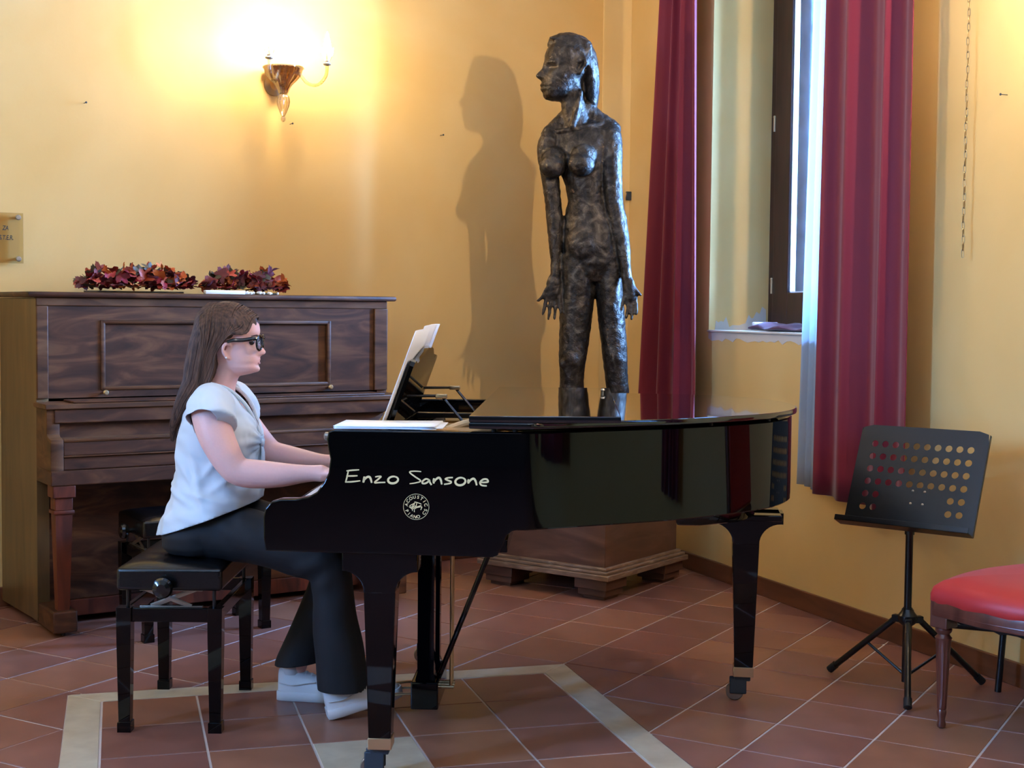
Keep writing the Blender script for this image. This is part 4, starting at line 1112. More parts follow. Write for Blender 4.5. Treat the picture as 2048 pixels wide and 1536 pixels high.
# round emblem
EC = lpt(1032, 690); ER = 155 * LU
bm = bmesh.new()
for r, w in ((ER, .0011),):
    n = 64; a_ = [bm.verts.new((EC[0] + (r - w / 2) * math.cos(2 * math.pi * i / n), -.0006, EC[1] + (r - w / 2) * math.sin(2 * math.pi * i / n))) for i in range(n)]
    b_ = [bm.verts.new((EC[0] + (r + w / 2) * math.cos(2 * math.pi * i / n), -.0006, EC[1] + (r + w / 2) * math.sin(2 * math.pi * i / n))) for i in range(n)]
    for i in range(n): j = (i + 1) % n; bm.faces.new((a_[i], a_[j], b_[j], b_[i]))
for pts in ([(945, 690), (985, 720), (985, 740)], [(950, 680), (1020, 640), (1010, 630), (1050, 640), (1095, 655)], [(985, 715), (1060, 695), (1100, 690), (1090, 720), (1090, 728)], [(1010, 715), (1010, 755)], [(955, 690), (1040, 690), (1095, 670)], [(985, 670), (1030, 715)], [(1000, 660), (1040, 700)], [(1020, 640), (985, 690)], [(960, 705), (1000, 700)], [(1040, 640), (1030, 690)]):
    ribbon(bm, pts, 8, 10, 4)
em = obj('emblem', mesh_bm('emblem', bm, smooth=False), MT['gold'], gp)
def arc_text(body, start, step, r, inward):
    for k, c in enumerate(body):
        if c == ' ': continue
        a = R(start + k * step)
        me = text_mesh(c, .0125, 0, .0002)
        w = max(v.co.x for v in me.vertices) + min(v.co.x for v in me.vertices)
        rot = a - R(90) if not inward else a + R(90)
        p = Matrix.Translation((EC[0] + r * math.cos(a), -.0007, EC[1] + r * math.sin(a))) @ Matrix.Rotation(-rot, 4, 'Y') @ Matrix.Translation((-w / 2, 0, -.0045)) @ RX
        obj('emblem_letter', me, MT['gold'], em, M=p)
arc_text('ACOUSTIC', 168, -22.3, ER * .78, False)
arc_text('PIANO CS', 205, 19.5, ER * .78, True)
# ------------------------------------------------------------------ sheet music on the piano
def paper_stack(name, label, M, n, w, d, seed, jit=.012, th=.0012, cat='sheet music'):
    root = obj(name, None, M=M, label=label, cat=cat); rg = random.Random(seed)
    for k in range(n):
        bm = bmesh.new()
        vs = []
        for i in range(9):
            for j in range(2):
                x = -w / 2 + w * i / 8; y = -d / 2 + d * j
                vs.append(bm.verts.new((x, y, .0012 * math.sin(3 * i / 8 + k) + .0008 * j)))
        for i in range(8): bm.faces.new((vs[2 * i], vs[2 * i + 2], vs[2 * i + 3], vs[2 * i + 1]))
        me = mesh_bm('sheet', bm)
        o = obj('sheet', me, MT['white'], root, M=Matrix.Translation((rg.uniform(-jit, jit), rg.uniform(-jit, jit) * .6, .0032 + k * (th + .0008))) @ Matrix.Rotation(rg.uniform(-.03, .03), 4, 'Z'))
        sm = o.modifiers.new('t', 'SOLIDIFY'); sm.thickness = th; sm.offset = 0
    return root
paper_stack('sheet_stack', 'stack of loose white music sheets on the treble corner of the grand piano', GP_M @ Matrix.Translation((.358, .12, ZT)), 5, .29, .205, 4)
sh = obj('sheet_music', None, M=GP_M, label='open white music sheets leaning against the black music desk', cat='sheet music')
rg = random.Random(7)
for k, (y0, y1, t1, sk) in enumerate(((.23, .66, 1.19, .01), (.27, .70, 1.21, .0), (.52, .9, 1.25, -.01), (.62, 1.02, 1.24, 0), (.70, 1.06, 1.245, .012))):
    bm = bmesh.new(); rows = []
    for i in range(7):
        row = []
        for j in range(9):
            y = y0 + (y1 - y0) * j / 8; t = .02 + (t1 - .02) * i / 6
            row.append(bm.verts.new(dk(t, y + sk * i / 6, -.004 - .0035 * k - .004 * math.sin(math.pi * j / 8) * (i / 6))))
        rows.append(row)
    for i in range(6):
        for j in range(8): bm.faces.new((rows[i][j], rows[i][j + 1], rows[i + 1][j + 1], rows[i + 1][j]))
    o = obj('sheet', mesh_bm('sheet', bm), MT['white'], sh)
    sm = o.modifiers.new('t', 'SOLIDIFY'); sm.thickness = .0014; sm.offset = 0

# ================================================================== PIANO BENCHES
def make_bench(M, label, long=.55, wide=.335, ztop=.54):
    """x short side, y long side"""
    root = obj('piano_bench', None, M=M, label=label, cat='bench', group='black adjustable piano benches')
    hx, hy = wide / 2, long / 2
    bm = bmesh.new(); box(bm, -hx, hx, -hy, hy, ztop - .078, ztop - .005, .012, 3)
    body = obj('cushion', bm, MT['leather'], root)
    bm = bmesh.new(); nx, ny = 18, 28; g = []
    for i in range(nx + 1):
        row = []
        for j in range(ny + 1):
            u, v = -1 + 2 * i / nx, -1 + 2 * j / ny
            e = max(0, (1 - abs(u) ** 5)) * max(0, (1 - abs(v) ** 7))
            z = ztop - .008 + .02 * e ** .5
            for bx in (-.42, .42):
                for by in (-.6, -.2, .2, .6): z -= .009 * math.exp(-(((u - bx) * hx) ** 2 + ((v - by) * hy) ** 2) / .0007)
            row.append(bm.verts.new((u * (hx - .004), v * (hy - .004), z)))
        g.append(row)
    for i in range(nx):
        for j in range(ny): bm.faces.new((g[i][j], g[i + 1][j], g[i + 1][j + 1], g[i][j + 1]))
    obj('cushion_top', mesh_bm('cushion_top', bm, angle=80), MT['leather'], body)
    for bx in (-.42, .42):
        for by in (-.6, -.2, .2, .6):
            bm = bmesh.new(); ball(bm, (bx * hx, by * hy, ztop + .002), .009, 10, (1, 1, .45)); obj('button', bm, MT['leather'], body)
    zr = ztop - .135
    for name, b in (('apron', (-hx + .03, hx - .03, -hy + .012, -hy + .032, zr - .045, zr)), ('apron', (-hx + .03, hx - .03, hy - .032, hy - .012, zr - .045, zr)), ('apron', (-hx + .012, -hx + .032, -hy + .03, hy - .03, zr - .045, zr)), ('apron', (hx - .032, hx - .012, -hy + .03, hy - .03, zr - .045, zr))):
        bm = bmesh.new(); box(bm, *b, .003); obj(name, bm, MT['black'], root)
    for sx in (-1, 1):
        for sy in (-1, 1):
            bm = bmesh.new(); cx, cy = sx * (hx - .023), sy * (hy - .023); rings = []
            for z, a in ((.0, .0215), (.032, .0215), (.034, .0185), (.30, .0225), (zr + .002, .0235)):
                rings.append([(cx + p * a, cy + q * a, z) for p, q in ((-1, -1), (1, -1), (1, 1), (-1, 1))])
            loft(bm, rings); bmesh.ops.bevel(bm, geom=[e for e in bm.edges if abs(e.verts[0].co.z - e.verts[1].co.z) > .05], offset=.002, segments=1, affect='EDGES'); obj('leg', bm, MT['black'], root)
            bm = bmesh.new(); tube(bm, [(sx * (hx - .03), sy * (hy - .03), zr), (sx * (hx - .03), sy * (hy - .03), zr + .058)], .006, 8); obj('pin', bm, MT['blacksat'], root)
    # scissor lift and side knobs
    for sy in (-1, 1):
        y = sy * (hy - .035)
        bm = bmesh.new(); L = .10
        tube(bm, [(-L * .65, y, zr + .002), (L * .8, y, zr + .058)], .0085, 6, flat=.35, ref=(0, 1, 0)); tube(bm, [(L * .65, y + sy * .004, zr + .002), (-L * .8, y + sy * .004, zr + .058)], .0085, 6, flat=.35, ref=(0, 1, 0))
        obj('scissor_lift', bm, MT['steel'], root)
        bm = bmesh.new(); box(bm, -.10, .10, y - .008, y + .008, zr + .052, zr + .058, .001); box(bm, -.10, .10, y - .008, y + .008, zr, zr + .004, .001); obj('lift_plate', bm, MT['steel'], root)
        bm = bmesh.new(); lathe(bm, [(.01, 0), (.01, .012), (.024, .016), (.031, .024), (.033, .034), (.028, .045), (.015, .05)], 24, Matrix.Translation((-.012, sy * hy, ztop - .062)) @ Matrix.Rotation(R(-90 * sy), 4, 'X')); obj('height_knob', bm, MT['dark'], root)
    return root
make_bench(Matrix.Translation((-1.079, 4.648, 0)), 'black leather piano bench on which the pianist sits', ztop=.534)
b2 = upw(.30 + .2675, -.10)
make_bench(Matrix.Translation(b2) @ Matrix.Rotation(UP_A + R(90), 4, 'Z'), 'second black piano bench pushed in front of the upright piano', ztop=.50)

# ================================================================== ORCHESTRA MUSIC STAND
MSX, MSY = 1.432, 4.972
ms = obj('music_stand', None, loc=(MSX, MSY, 0), label='black orchestra music stand with perforated desk and tripod base', cat='music stand')
bm = bmesh.new(); tube(bm, [(0, 0, .03), (0, 0, .30)], .0165, 16); obj('lower_tube', bm, MT['blacksat'], ms)
bm = bmesh.new(); tube(bm, [(0, 0, .255), (0, 0, .585)], .0135, 16); lathe(bm, [(.0175, .565), (.0175, .61)], 16); obj('pole', bm, MT['blacksat'], ms)
bm = bmesh.new(); lathe(bm, [(.018, .235), (.03, .245), (.034, .255), (.034, .272), (.024, .285), (.02, .295)], 20)
for a in (135.7, 257, 12): 
    d = Vector((math.cos(R(a)), math.sin(R(a)), 0)); box(bm, .015, .058, -.013, .013, .243, .268, .004, M=Matrix.Rotation(R(a), 4, 'Z'))
obj('hub', bm, MT['blacksat'], ms)
for a, ln in ((135.7, .315), (255.5, .288), (12, .305)):
    d = Vector((math.cos(R(a)), math.sin(R(a)), 0))
    bm = bmesh.new(); tube(bm, [d * .045 + Vector((0, 0, .256)), d * ln + Vector((0, 0, .014))], .0115, 12, flat=1); lg = obj('leg', bm, MT['blacksat'], ms)
    bm = bmesh.new(); e = d * ln + Vector((0, 0, .0145)); tube(bm, [e - (d * .26 - Vector((0, 0, .24))).normalized() * .035, e], .0145, 12); obj('rubber_foot', bm, MT['rubber'], lg)
    bm = bmesh.new(); tube(bm, [d * .165 + Vector((0, 0, .15)), d * .016 + Vector((0, 0, .06))], .0055, 8); obj('brace', bm, MT['blacksat'], ms)
# perforated desk: plate with real holes
DW, DH = .475, .385
ddir = Vector((.782, -.623, 0)); nrm = Vector((-.623, -.782, 0))
tilt = R(24)
upv = Vector((-nrm.x * math.sin(tilt), -nrm.y * math.sin(tilt), math.cos(tilt)))
nv = ddir.cross(upv)
DM = Matrix((ddir, upv, nv)).transposed().to_4x4(); DM.translation = Vector((0.012, -.016, .592)) + nrm * .075
def plate_with_holes(w, h, nx, ny, keep, r, n=12):
    """grid of square cells, the kept ones pierced by a round hole; corners rounded at the top"""
    vs, fs, idx = [], [], {}
    def V(x, y):
        k = (round(x, 5), round(y, 5))
        if k not in idx:
            idx[k] = len(vs); vs.append((x, y, 0))
        return idx[k]
    xs = [-w / 2 + w * i / nx for i in range(nx + 1)]; ys = [h * j / ny for j in range(ny + 1)]
    for i in range(nx):
        for j in range(ny):
            x0, x1, y0, y1 = xs[i], xs[i + 1], ys[j], ys[j + 1]
            if not keep(i, j): fs.append((V(x0, y0), V(x1, y0), V(x1, y1), V(x0, y1))); continue
            cx, cy = (x0 + x1) / 2, (y0 + y1) / 2
            sq = []
            for k in range(n):
                a = 2 * math.pi * (k + .5) / n; c, s = math.cos(a), math.sin(a); m_ = max(abs(c), abs(s))
                sq.append((cx + c / m_ * (x1 - x0) / 2, cy + s / m_ * (y1 - y0) / 2))
            ci = [len(vs) + k for k in range(n)]
            for k in range(n): a = 2 * math.pi * (k + .5) / n; vs.append((cx + r * math.cos(a), cy + r * math.sin(a), 0))
            corners = [(x1, y1), (x0, y1), (x0, y0), (x1, y0)]
            for k in range(n):
                k2 = (k + 1) % n; a0 = 2 * math.pi * (k + .5) / n; a1 = 2 * math.pi * (k + 1.5) / n
                poly = [V(*sq[k])]
                for q, ang in enumerate((45, 135, 225, 315)):
                    t = R(ang)
                    if a0 < t - 1e-6 < a1 - 1e-6 and abs(t - a0) > 1e-6 and abs(t - a1) > 1e-6: poly.append(V(*corners[q]))
                poly += [V(*sq[k2]), ci[k2], ci[k]]
                fs.append(tuple(poly))
    return vs, fs
NX, NY = 12, 8
def keep(i, j):
    if not 1 <= i <= 10: return False
    if j in (3, 4, 5, 6): return True
    return j in (1, 2) and i in (1, 2, 9, 10)
vs, fs = plate_with_holes(DW, DH, NX, NY, keep, .0126, 16)
# taper slightly and round the upper corners
out = []
for x, y, z in vs:
    if y > DH - .03 and abs(x) > DW / 2 - .03: 
        k = math.copysign(1, x); out.append((x - k * .006 * ((abs(x) - DW / 2 + .03) / .03) if y > DH - .001 else x, y - (.010 if abs(x) > DW / 2 - .001 and y > DH - .001 else 0), z))
    else: out.append((x, y, z))
me = bpy.data.meshes.new('desk_plate'); me.from_pydata(out, [], fs)
dk_ = obj('desk_plate', me, MT['blacksat'], ms, M=DM); sm = dk_.modifiers.new('t', 'SOLIDIFY'); sm.thickness = .002; sm.offset = 0
bm = bmesh.new(); box(bm, -DW / 2 - .012, DW / 2 + .004, -.004, .0, -.001, .058, .001); box(bm, -DW / 2 - .012, DW / 2 + .004, -.004, .016, .055, .058, .001)
obj('desk_ledge', bm, MT['blacksat'], dk_)
for x in (-DW / 2, DW / 2): bm = bmesh.new(); box(bm, x - .001, x + .001, 0, DH - .012, -.012, .001); obj('desk_flange', bm, MT['blacksat'], dk_)
for x in (-.022, .022):
    for y in (.098, .145):
        bm = bmesh.new(); ball(bm, (x + .02, y, .001), .005, 10, (1, 1, .6)); obj('rivet', bm, MT['steel'], dk_)
bm = bmesh.new(); a = DM @ Vector((.02, .12, -.012)); tube(bm, [(0, 0, .60), (0, .0, .66), tuple(a)], .012, 10); box(bm, -.02, .06, .08, .16, -.014, -.001, .003, M=DM); obj('tilt_bracket', bm, MT['blacksat'], ms)

# a black tube standing behind the chair
fs_ = obj('metal_tube', None, loc=(1.66, 4.98, .0), label='black metal tube propped behind the red chair', cat='metal tube')
bm = bmesh.new(); tube(bm, [(-.13, .03, .235), (.12, -.02, .225)], .012, 12); obj('tube', bm, MT['blacksat'], fs_)
bm = bmesh.new(); tube(bm, [(.115, -.02, .226), (.10, -.02, .0)], .012, 12); obj('support', bm, MT['blacksat'], fs_)

# ================================================================== RED CHAIR
c0 = Vector((1.403, 4.518, 0)); e1 = Vector((.62, -.785, 0)); e2 = Vector((.785, .62, 0))      # side edge, front edge
rc = obj('chair', None, M=Matrix.Translation(c0) @ Matrix.Rotation(math.atan2(e1.y, e1.x), 4, 'Z'), label='carved wooden chair with a red satin seat at the right edge', cat='chair')
# local: x towards the back (depth .44), y along the front rail (.50)
DP, FW = .44, .56
outl = [(-.02, .0), (-.012, -.02), (.05, -.03), (.2, -.055), (.36, -.04), (DP + .02, -.01), (DP + .03, FW / 2), (DP + .02, FW + .01), (.36, FW + .04), (.2, FW + .05), (.02, FW + .02), (-.02, FW), (-.055, FW * .75), (-.065, FW / 2), (-.05, FW * .25)]
sm_o = [(p[0], p[1]) for p in spline(outl + [outl[0]], 4)[:-1]]
bm = bmesh.new(); prism(bm, sm_o, .372, .425, .004)
obj('seat_rail', mesh_bm('seat_rail', bm, angle=40), MT['chairwood'], rc)
bm = bmesh.new(); prism(bm, [(p[0] * 1.0, p[1] * 1.0) for p in offset(sm_o, .0)], .385, .392, .003); bmesh.ops.scale(bm, vec=(1.012, 1.012, 1), verts=bm.verts[:]); obj('rail_bead', mesh_bm('rail_bead', bm, angle=40), MT['chairwood'], rc)
cxs, cys = DP / 2 - .01, FW / 2
bm = bmesh.new(); rings = []
for sc, z in ((.99, .412), (1.012, .425), (1.012, .445), (.985, .468), (.90, .487), (.72, .50), (.45, .507), (.15, .51)):
    rings.append([(cxs + (x - cxs) * sc, cys + (y - cys) * sc, z + (.003 * math.sin(i * 1.7) if z < .44 else 0)) for i, (x, y) in enumerate(sm_o)])
loft(bm, rings); obj('seat_cushion', mesh_bm('seat_cushion', bm, angle=70), MT['redseat'], rc)
bm = bmesh.new(); lathe(bm, [(.006, 0), (.013, .004), (.015, .012), (.011, .028), (.016, .05), (.0155, .056), (.0135, .062), (.0155, .066)] + [(.0155 + (.0255 - .0155) * t, .07 + .225 * t) for t in [i / 10 for i in range(11)]] + [(.0275, .30), (.022, .306), (.019, .312), (.026, .32), (.0275, .328), (.023, .336)], 48, Matrix.Translation((.012, .012, 0)), .13, 10, (.075, .29))
box(bm, -.020, .044, -.020, .044, .334, .425, .004)
lgm = mesh_bm('front_leg', bm)
l1 = obj('leg', lgm, MT['chairwood'], rc); l2 = obj('leg', lgm, MT['chairwood'], rc, loc=(0, FW - .024, 0))
for y in (.012, FW - .012):
    bm = bmesh.new(); tube(bm, [(DP + .07, y, 0), (DP + .02, y, .2), (DP, y, .40), (DP + .02, y, .6), (DP + .08, y, .97)], [.014, .019, .022, .02, .016], 10, 4); obj('leg', bm, MT['chairwood'], rc)
bm = bmesh.new(); tube(bm, [(DP + .08, -.0, .95), (DP + .085, FW / 2, 1.0), (DP + .08, FW, .95)], .02, 10, 4); obj('back_frame', bm, MT['chairwood'], rc)
bm = bmesh.new(); tube(bm, [(DP + .01, .0, .56), (DP + .01, FW, .56)], .018, 10); obj('back_rail', bm, MT['chairwood'], rc)
bm = bmesh.new(); box(bm, -.02, .02, .03, FW - .03, .58, .95, .012, 3, M=Matrix.Translation((DP + .045, 0, 0)) @ Matrix.Translation((0, 0, .76)) @ Matrix.Rotation(R(9), 4, 'Y') @ Matrix.Translation((0, 0, -.76))); obj('back_cushion', bm, MT['redseat'], rc)
bm = bmesh.new(); rings = []
for k, (sc, z) in enumerate(((.85, .374), (.84, .362), (.74, .345), (.5, .335))):
    rings.append([(cxs + (x - cxs) * sc, cys + (y - cys) * sc, z + .004 * math.sin(i * 2.3 + k)) for i, (x, y) in enumerate(sm_o)])
loft(bm, rings); obj('seat_lining', bm, MT['lining'], rc)

def slice_mesh(me, co, no, test=None):
    """cut away everything beyond a plane, leaving a clean edge"""
    bm = bmesh.new(); bm.from_mesh(me)
    fs = [f for f in bm.faces if test is None or test(f.calc_center_median())]
    geom = set(fs)
    for f in fs: geom.update(f.edges); geom.update(f.verts)
    bmesh.ops.bisect_plane(bm, geom=list(geom), plane_co=co, plane_no=no, clear_outer=True)
    bm.to_mesh(me); bm.free()
    for p in me.polygons: p.use_smooth = True
# ================================================================== THE PIANIST (x forward, y to her left, z up)
def pianist():
    root = obj('person', None, loc=(-1.03, 4.63, 0), label='young woman in white blouse and black trousers seated playing the grand piano', cat='person')
    # ---------------------------------------------------------------- body: one continuous skin
    bm = bmesh.new()
    E_ = lambda x, z, rx, ry, t=0: ell((x, 0, z), rx, ry, 0, t, 32)
    loft(bm, [E_(.0, .575, .08, .13), E_(.0, .61, .10, .155), E_(.02, .68, .10, .155), E_(.045, .77, .085, .13), E_(.055, .86, .095, .135), E_(.06, .95, .105, .15), E_(.055, 1.01, .09, .16), E_(.05, 1.05, .065, .15), E_(.05, 1.075, .05, .09), E_(.052, 1.095, .045, .06)])
    for s in (-1, 1): ball(bm, (.125, s * .065, .925), .058, 16)
    tube(bm, [(.05, 0, 1.05), (.06, 0, 1.10), (.078, 0, 1.15), (.088, 0, 1.20)], [.062, .052, .05, .052], 20, 3)
    # head
    Hx, Hz = .0, 0.0
    front = interp([(1.128, .13), (1.135, .162), (1.143, .186), (1.155, .192), (1.168, .186), (1.178, .190), (1.192, .190), (1.205, .186), (1.225, .182), (1.240, .180), (1.255, .187), (1.275, .192), (1.30, .189), (1.325, .172), (1.345, .145), (1.358, .115)])
    back = interp([(1.128, .08), (1.14, .06), (1.155, .045), (1.17, .03), (1.19, .018), (1.22, .002), (1.25, -.008), (1.28, -.008), (1.31, .002), (1.335, .025), (1.35, .05), (1.358, .075)])
    half = interp([(1.128, .018), (1.135, .03), (1.145, .042), (1.16, .053), (1.18, .06), (1.21, .066), (1.25, .071), (1.29, .070), (1.32, .06), (1.345, .04), (1.358, .015)])
    nz = interp([(1.193, 0), (1.197, .010), (1.201, .020), (1.207, .0245), (1.214, .0225), (1.228, .014), (1.240, .006), (1.25, .0)])
    def face(z, y):
        v = nz(z) * 1.12 * gauss(y, 0, .0135)
        v += .006 * gauss(z, 1.203, .006) * (gauss(y, .011, .006) + gauss(y, -.011, .006))
        v -= .013 * gauss(z, 1.241, .011) * (gauss(y, .031, .015) + gauss(y, -.031, .015))
        v += .008 * gauss(z, 1.241, .006) * (gauss(y, .030, .010) + gauss(y, -.030, .010))
        v += .0045 * gauss(z, 1.183, .0045) * gauss(y, 0, .018) + .005 * gauss(z, 1.172, .0045) * gauss(y, 0, .016) - .0045 * gauss(z, 1.1778, .0022) * gauss(y, 0, .020)
        v -= .004 * gauss(z, 1.161, .005) * gauss(y, 0, .02)
        v += .004 * gauss(z, 1.147, .008) * gauss(y, 0, .016)
        return v
    zs = [1.128 + .23 * i / 64 for i in range(65)]
    loft(bm, head_rings(front, back, half, zs, face, 150))
    # ears
    for s in (-1, 1):
        tube(bm, [(.100, s * .066, 1.187), (.092, s * .075, 1.196), (.086, s * .082, 1.213), (.089, s * .085, 1.230), (.098, s * .083, 1.237), (.107, s * .076, 1.230)], [.005, .006, .006, .006, .005, .004], 8, 4, True)
        ball(bm, (.097, s * .066, 1.212), .012, 10, (.9, .5, 1.5))
    # arms
    RA = [(.055, -.150, 1.035, .058), (.066, -.178, 1.01, .060), (.085, -.198, .955, .058), (.112, -.208, .90, .053), (.140, -.212, .855, .048), (.168, -.212, .832, .046), (.225, -.208, .825, .046), (.30, -.203, .823, .039), (.36, -.198, .826, .030), (.40, -.195, .828, .0265), (.425, -.194, .828, .028)]
    LA = [(.055, .150, 1.035, .056), (.070, .178, 1.01, .057), (.10, .20, .955, .054), (.14, .212, .905, .048), (.178, .212, .865, .043), (.205, .205, .848, .042), (.25, .19, .838, .042), (.31, .165, .832, .036), (.365, .145, .829, .028), (.40, .135, .828, .0255), (.425, .13, .828, .027)]
    for A in (RA, LA): tube(bm, [a[:3] for a in A], [a[3] for a in A], 20, 3, True)
    # hands: palm and five curved fingers each, resting on the keys
    for s, (wx, wy) in ((1, (.425, -.194)), (-1, (.425, .13))):
        tube(bm, [(wx - .02, wy, .828), (wx + .02, wy, .830), (wx + .055, wy, .832), (wx + .075, wy, .832)], [.024, .034, .037, .036], 16, 3, True, flat=.42)
        for dy, ln, r in ((-.03, .054, .0078), (-.011, .066, .0082), (.010, .070, .0084), (.030, .062, .008)):
            y = wy - s * dy * 1.0
            b0 = Vector((wx + .068, y, .836))
            pts = [b0, b0 + Vector((ln * .45, -s * dy * .15, .006)), b0 + Vector((ln * .82, -s * dy * .22, -.010)), b0 + Vector((ln * .98, -s * dy * .25, -.030))]
            tube(bm, pts, [r * 1.05, r, r * .93, r * .8], 10, 4, True)
        y = wy + s * .03
        tube(bm, [(wx + .012, y, .826), (wx + .045, y + s * .022, .820), (wx + .078, y + s * .026, .812), (wx + .10, y + s * .022, .806)], [.011, .0105, .0092, .0075], 10, 4, True)
    # legs and feet under the cloth
    for hip, kn, an in (((0, -.09, .625), (.425, -.11, .515), (.48, -.055, .10)), ((0, .09, .625), (.41, .12, .515), (.30, .15, .11))):
        hip, kn, an = Vector(hip), Vector(kn), Vector(an)
        tube(bm, [hip, hip.lerp(kn, .5), kn, kn.lerp(an, .35), kn.lerp(an, .75), an], [.066, .056, .042, .038, .03, .028], 16, 3, True)
    body = remesh(bm, .0042, 3, .5)
    obj('body', body, MT['skin'], root)
    # ---------------------------------------------------------------- blouse
    bm = bmesh.new()
    N = 48
    def er(x, z, rx, ry, t=0, p=2.2): return ell((x, 0, z), rx, ry, 0, t, N, p)
    loft(bm, [er(.030, .64, .166, .198, .36), er(.030, .665, .170, .200, .35), er(.034, .70, .166, .194, .30), er(.042, .735, .152, .182, .24), er(.05, .78, .136, .168, .12), er(.056, .85, .134, .160, .04), er(.062, .92, .136, .164), er(.060, .97, .124, .172), er(.058, 1.015, .103, .178), er(.055, 1.05, .082, .165), er(.052, 1.078, .062, .115), er(.052, 1.10, .052, .072)])
    for s in (-1, 1):
        ball(bm, (.125, s * .065, .93), .068, 18)
        tube(bm, [(.055, s * .10, 1.045), (.060, s * .155, 1.035), (.070, s * .19, 1.008), (.082, s * .222, .975)], [.066, .074, .078, .082], 24, 4)
    bl = remesh(bm, .0058, 4, .5)
    def folds(p, n):
        k = .5 + .5 * max(-1, min(1, (.95 - p.z) * 6))
        a = math.atan2(p.y, p.x - .05)
        v = .012 * k * math.sin(a * 8 + 14 * (p.z - .7) + 3 * noise.noise(p * 6)) * noise.noise(p * 7 + Vector((3, 1, 2)))
        v += .009 * noise.noise(Vector((p.x * 14, p.y * 14, p.z * 7))) + .006 * noise.noise(Vector((p.x * 9 + p.z * 26, p.y * 16, p.z * 16)))
        for q0, dr, am in (((-.02, -.15, .82), (.5, 0, -.8), .010), ((.02, -.16, .80), (.25, 0, -.95), .009), ((.08, -.15, .86), (.6, 0, .75), .008), ((.12, -.12, .80), (.8, 0, .55), .008), ((-.06, -.10, .75), (.8, 0, -.45), .010), ((.05, -.16, .74), (.9, 0, -.2), .008)):
            w = p - Vector(q0); dv = Vector(dr).normalized(); al = w.dot(dv); pe = (w - dv * al); pe.y = 0
            if p.y < .02: v += am * math.exp(-(pe.length / .012) ** 2) * math.exp(-(al / .09) ** 2)
        # gathered lines running to the knot at the front
        d = (p - Vector((.19, 0, .905))).length
        if p.x > .08: v += .0035 * math.sin(22 * math.atan2(p.z - .905, abs(p.y) + .02)) * math.exp(-d * d / .012)
        return v
    displace(bl, folds)
    def cut(c, n):
        # sleeve openings
        for s in (-1, 1):
            e = Vector((.082, s * .222, .975)); d = Vector((.014, s * .030, -.038)).normalized()
        if c.z > 1.088 and abs(c.y) < .09: return True
        # V neckline at the front
        if c.x > .085 and c.z > .945 and abs(c.y) < (c.z - .945) * .52: return True
        return False
    slice_mesh(bl, (.035, 0, .664), (.36, 0, -1))
    for s in (-1, 1): slice_mesh(bl, (.082 - .004, s * (.222 - .008), .975 + .010), (-.012, s * .030, -.040), lambda c, s=s: c.y * s > .174 and c.z > .90)
    cut_faces(bl, cut)
    b_ = obj('blouse', bl, MT['blouse'], root); sm = b_.modifiers.new('t', 'SOLIDIFY'); sm.thickness = .002; sm.offset = -1
    bm = bmesh.new(); ball(bm, (.199, 0, .905), .014, 12, (.7, 1.2, 1)); tube(bm, [(.198, -.004, .90), (.202, -.008, .86), (.198, -.012, .815)], [.006, .012, .018], 10, 4, flat=.4); tube(bm, [(.198, .006, .90), (.202, .012, .87), (.2, .016, .83)], [.006, .011, .016], 10, 4, flat=.4)
    obj('front_knot', bm, MT['blouse'], b_)
    for s in (-1, 1):      # rolled edge of the V neck
        bm = bmesh.new(); tube(bm, [(.196, s * .006, .93), (.178, s * .03, .985), (.15, s * .05, 1.04), (.10, s * .062, 1.085), (.04, s * .06, 1.104), (.0, s * .03, 1.108)], [.005, .006, .0065, .0065, .006, .006], 8, 5); obj('neck_edge', bm, MT['blouse'], b_)
    # ---------------------------------------------------------------- trousers
    bm = bmesh.new()
    loft(bm, [er(.0, .548, .105, .160), er(-.002, .57, .122, .178), er(.0, .61, .127, .186), er(.012, .66, .122, .176), er(.035, .71, .112, .152, .25), er(.045, .735, .106, .142, .3), er(.046, .742, .102, .138, .3)])
    for side in ((( .02, -.09, .625, .093), (.16, -.10, .612, .09), (.30, -.108, .575, .082), (.405, -.112, .53, .072), (.440, -.108, .49, .068), (.450, -.10, .42, .068), (.456, -.09, .33, .074), (.470, -.075, .22, .083), (.482, -.06, .10, .084), (.484, -.058, .085, .084)),
                 ((.02, .09, .625, .093), (.16, .10, .612, .09), (.29, .112, .58, .082), (.39, .12, .53, .072), (.420, .122, .48, .068), (.40, .13, .40, .062), (.365, .14, .30, .068), (.330, .148, .20, .076), (.302, .152, .125, .080), (.298, .153, .11, .080))):
        tube(bm, [p[:3] for p in side], [p[3] for p in side], 24, 3)
    tr = remesh(bm, .006, 4, .5)
    displace(tr, lambda p, n: .0045 * noise.noise(Vector((p.x * 16, p.y * 12, p.z * 9))) + (.004 * math.sin(70 * (p.x * .5 - p.z)) * math.exp(-((p.x - .40) ** 2 + (p.z - .50) ** 2) / .004)) + (.004 * math.sin(60 * (p.x + p.z)) * math.exp(-((p.x - .10) ** 2 + (p.z - .66) ** 2) / .004)))
    slice_mesh(tr, (0, 0, .098), (.0, 0, -1), lambda c: c.y < .04 and c.z < .3); slice_mesh(tr, (.3, 0, .13), (.12, 0, -1), lambda c: c.y > .04 and c.z < .3)
    t_ = obj('trousers', tr, MT['trouser'], root); sm = t_.modifiers.new('t', 'SOLIDIFY'); sm.thickness = .002; sm.offset = -1
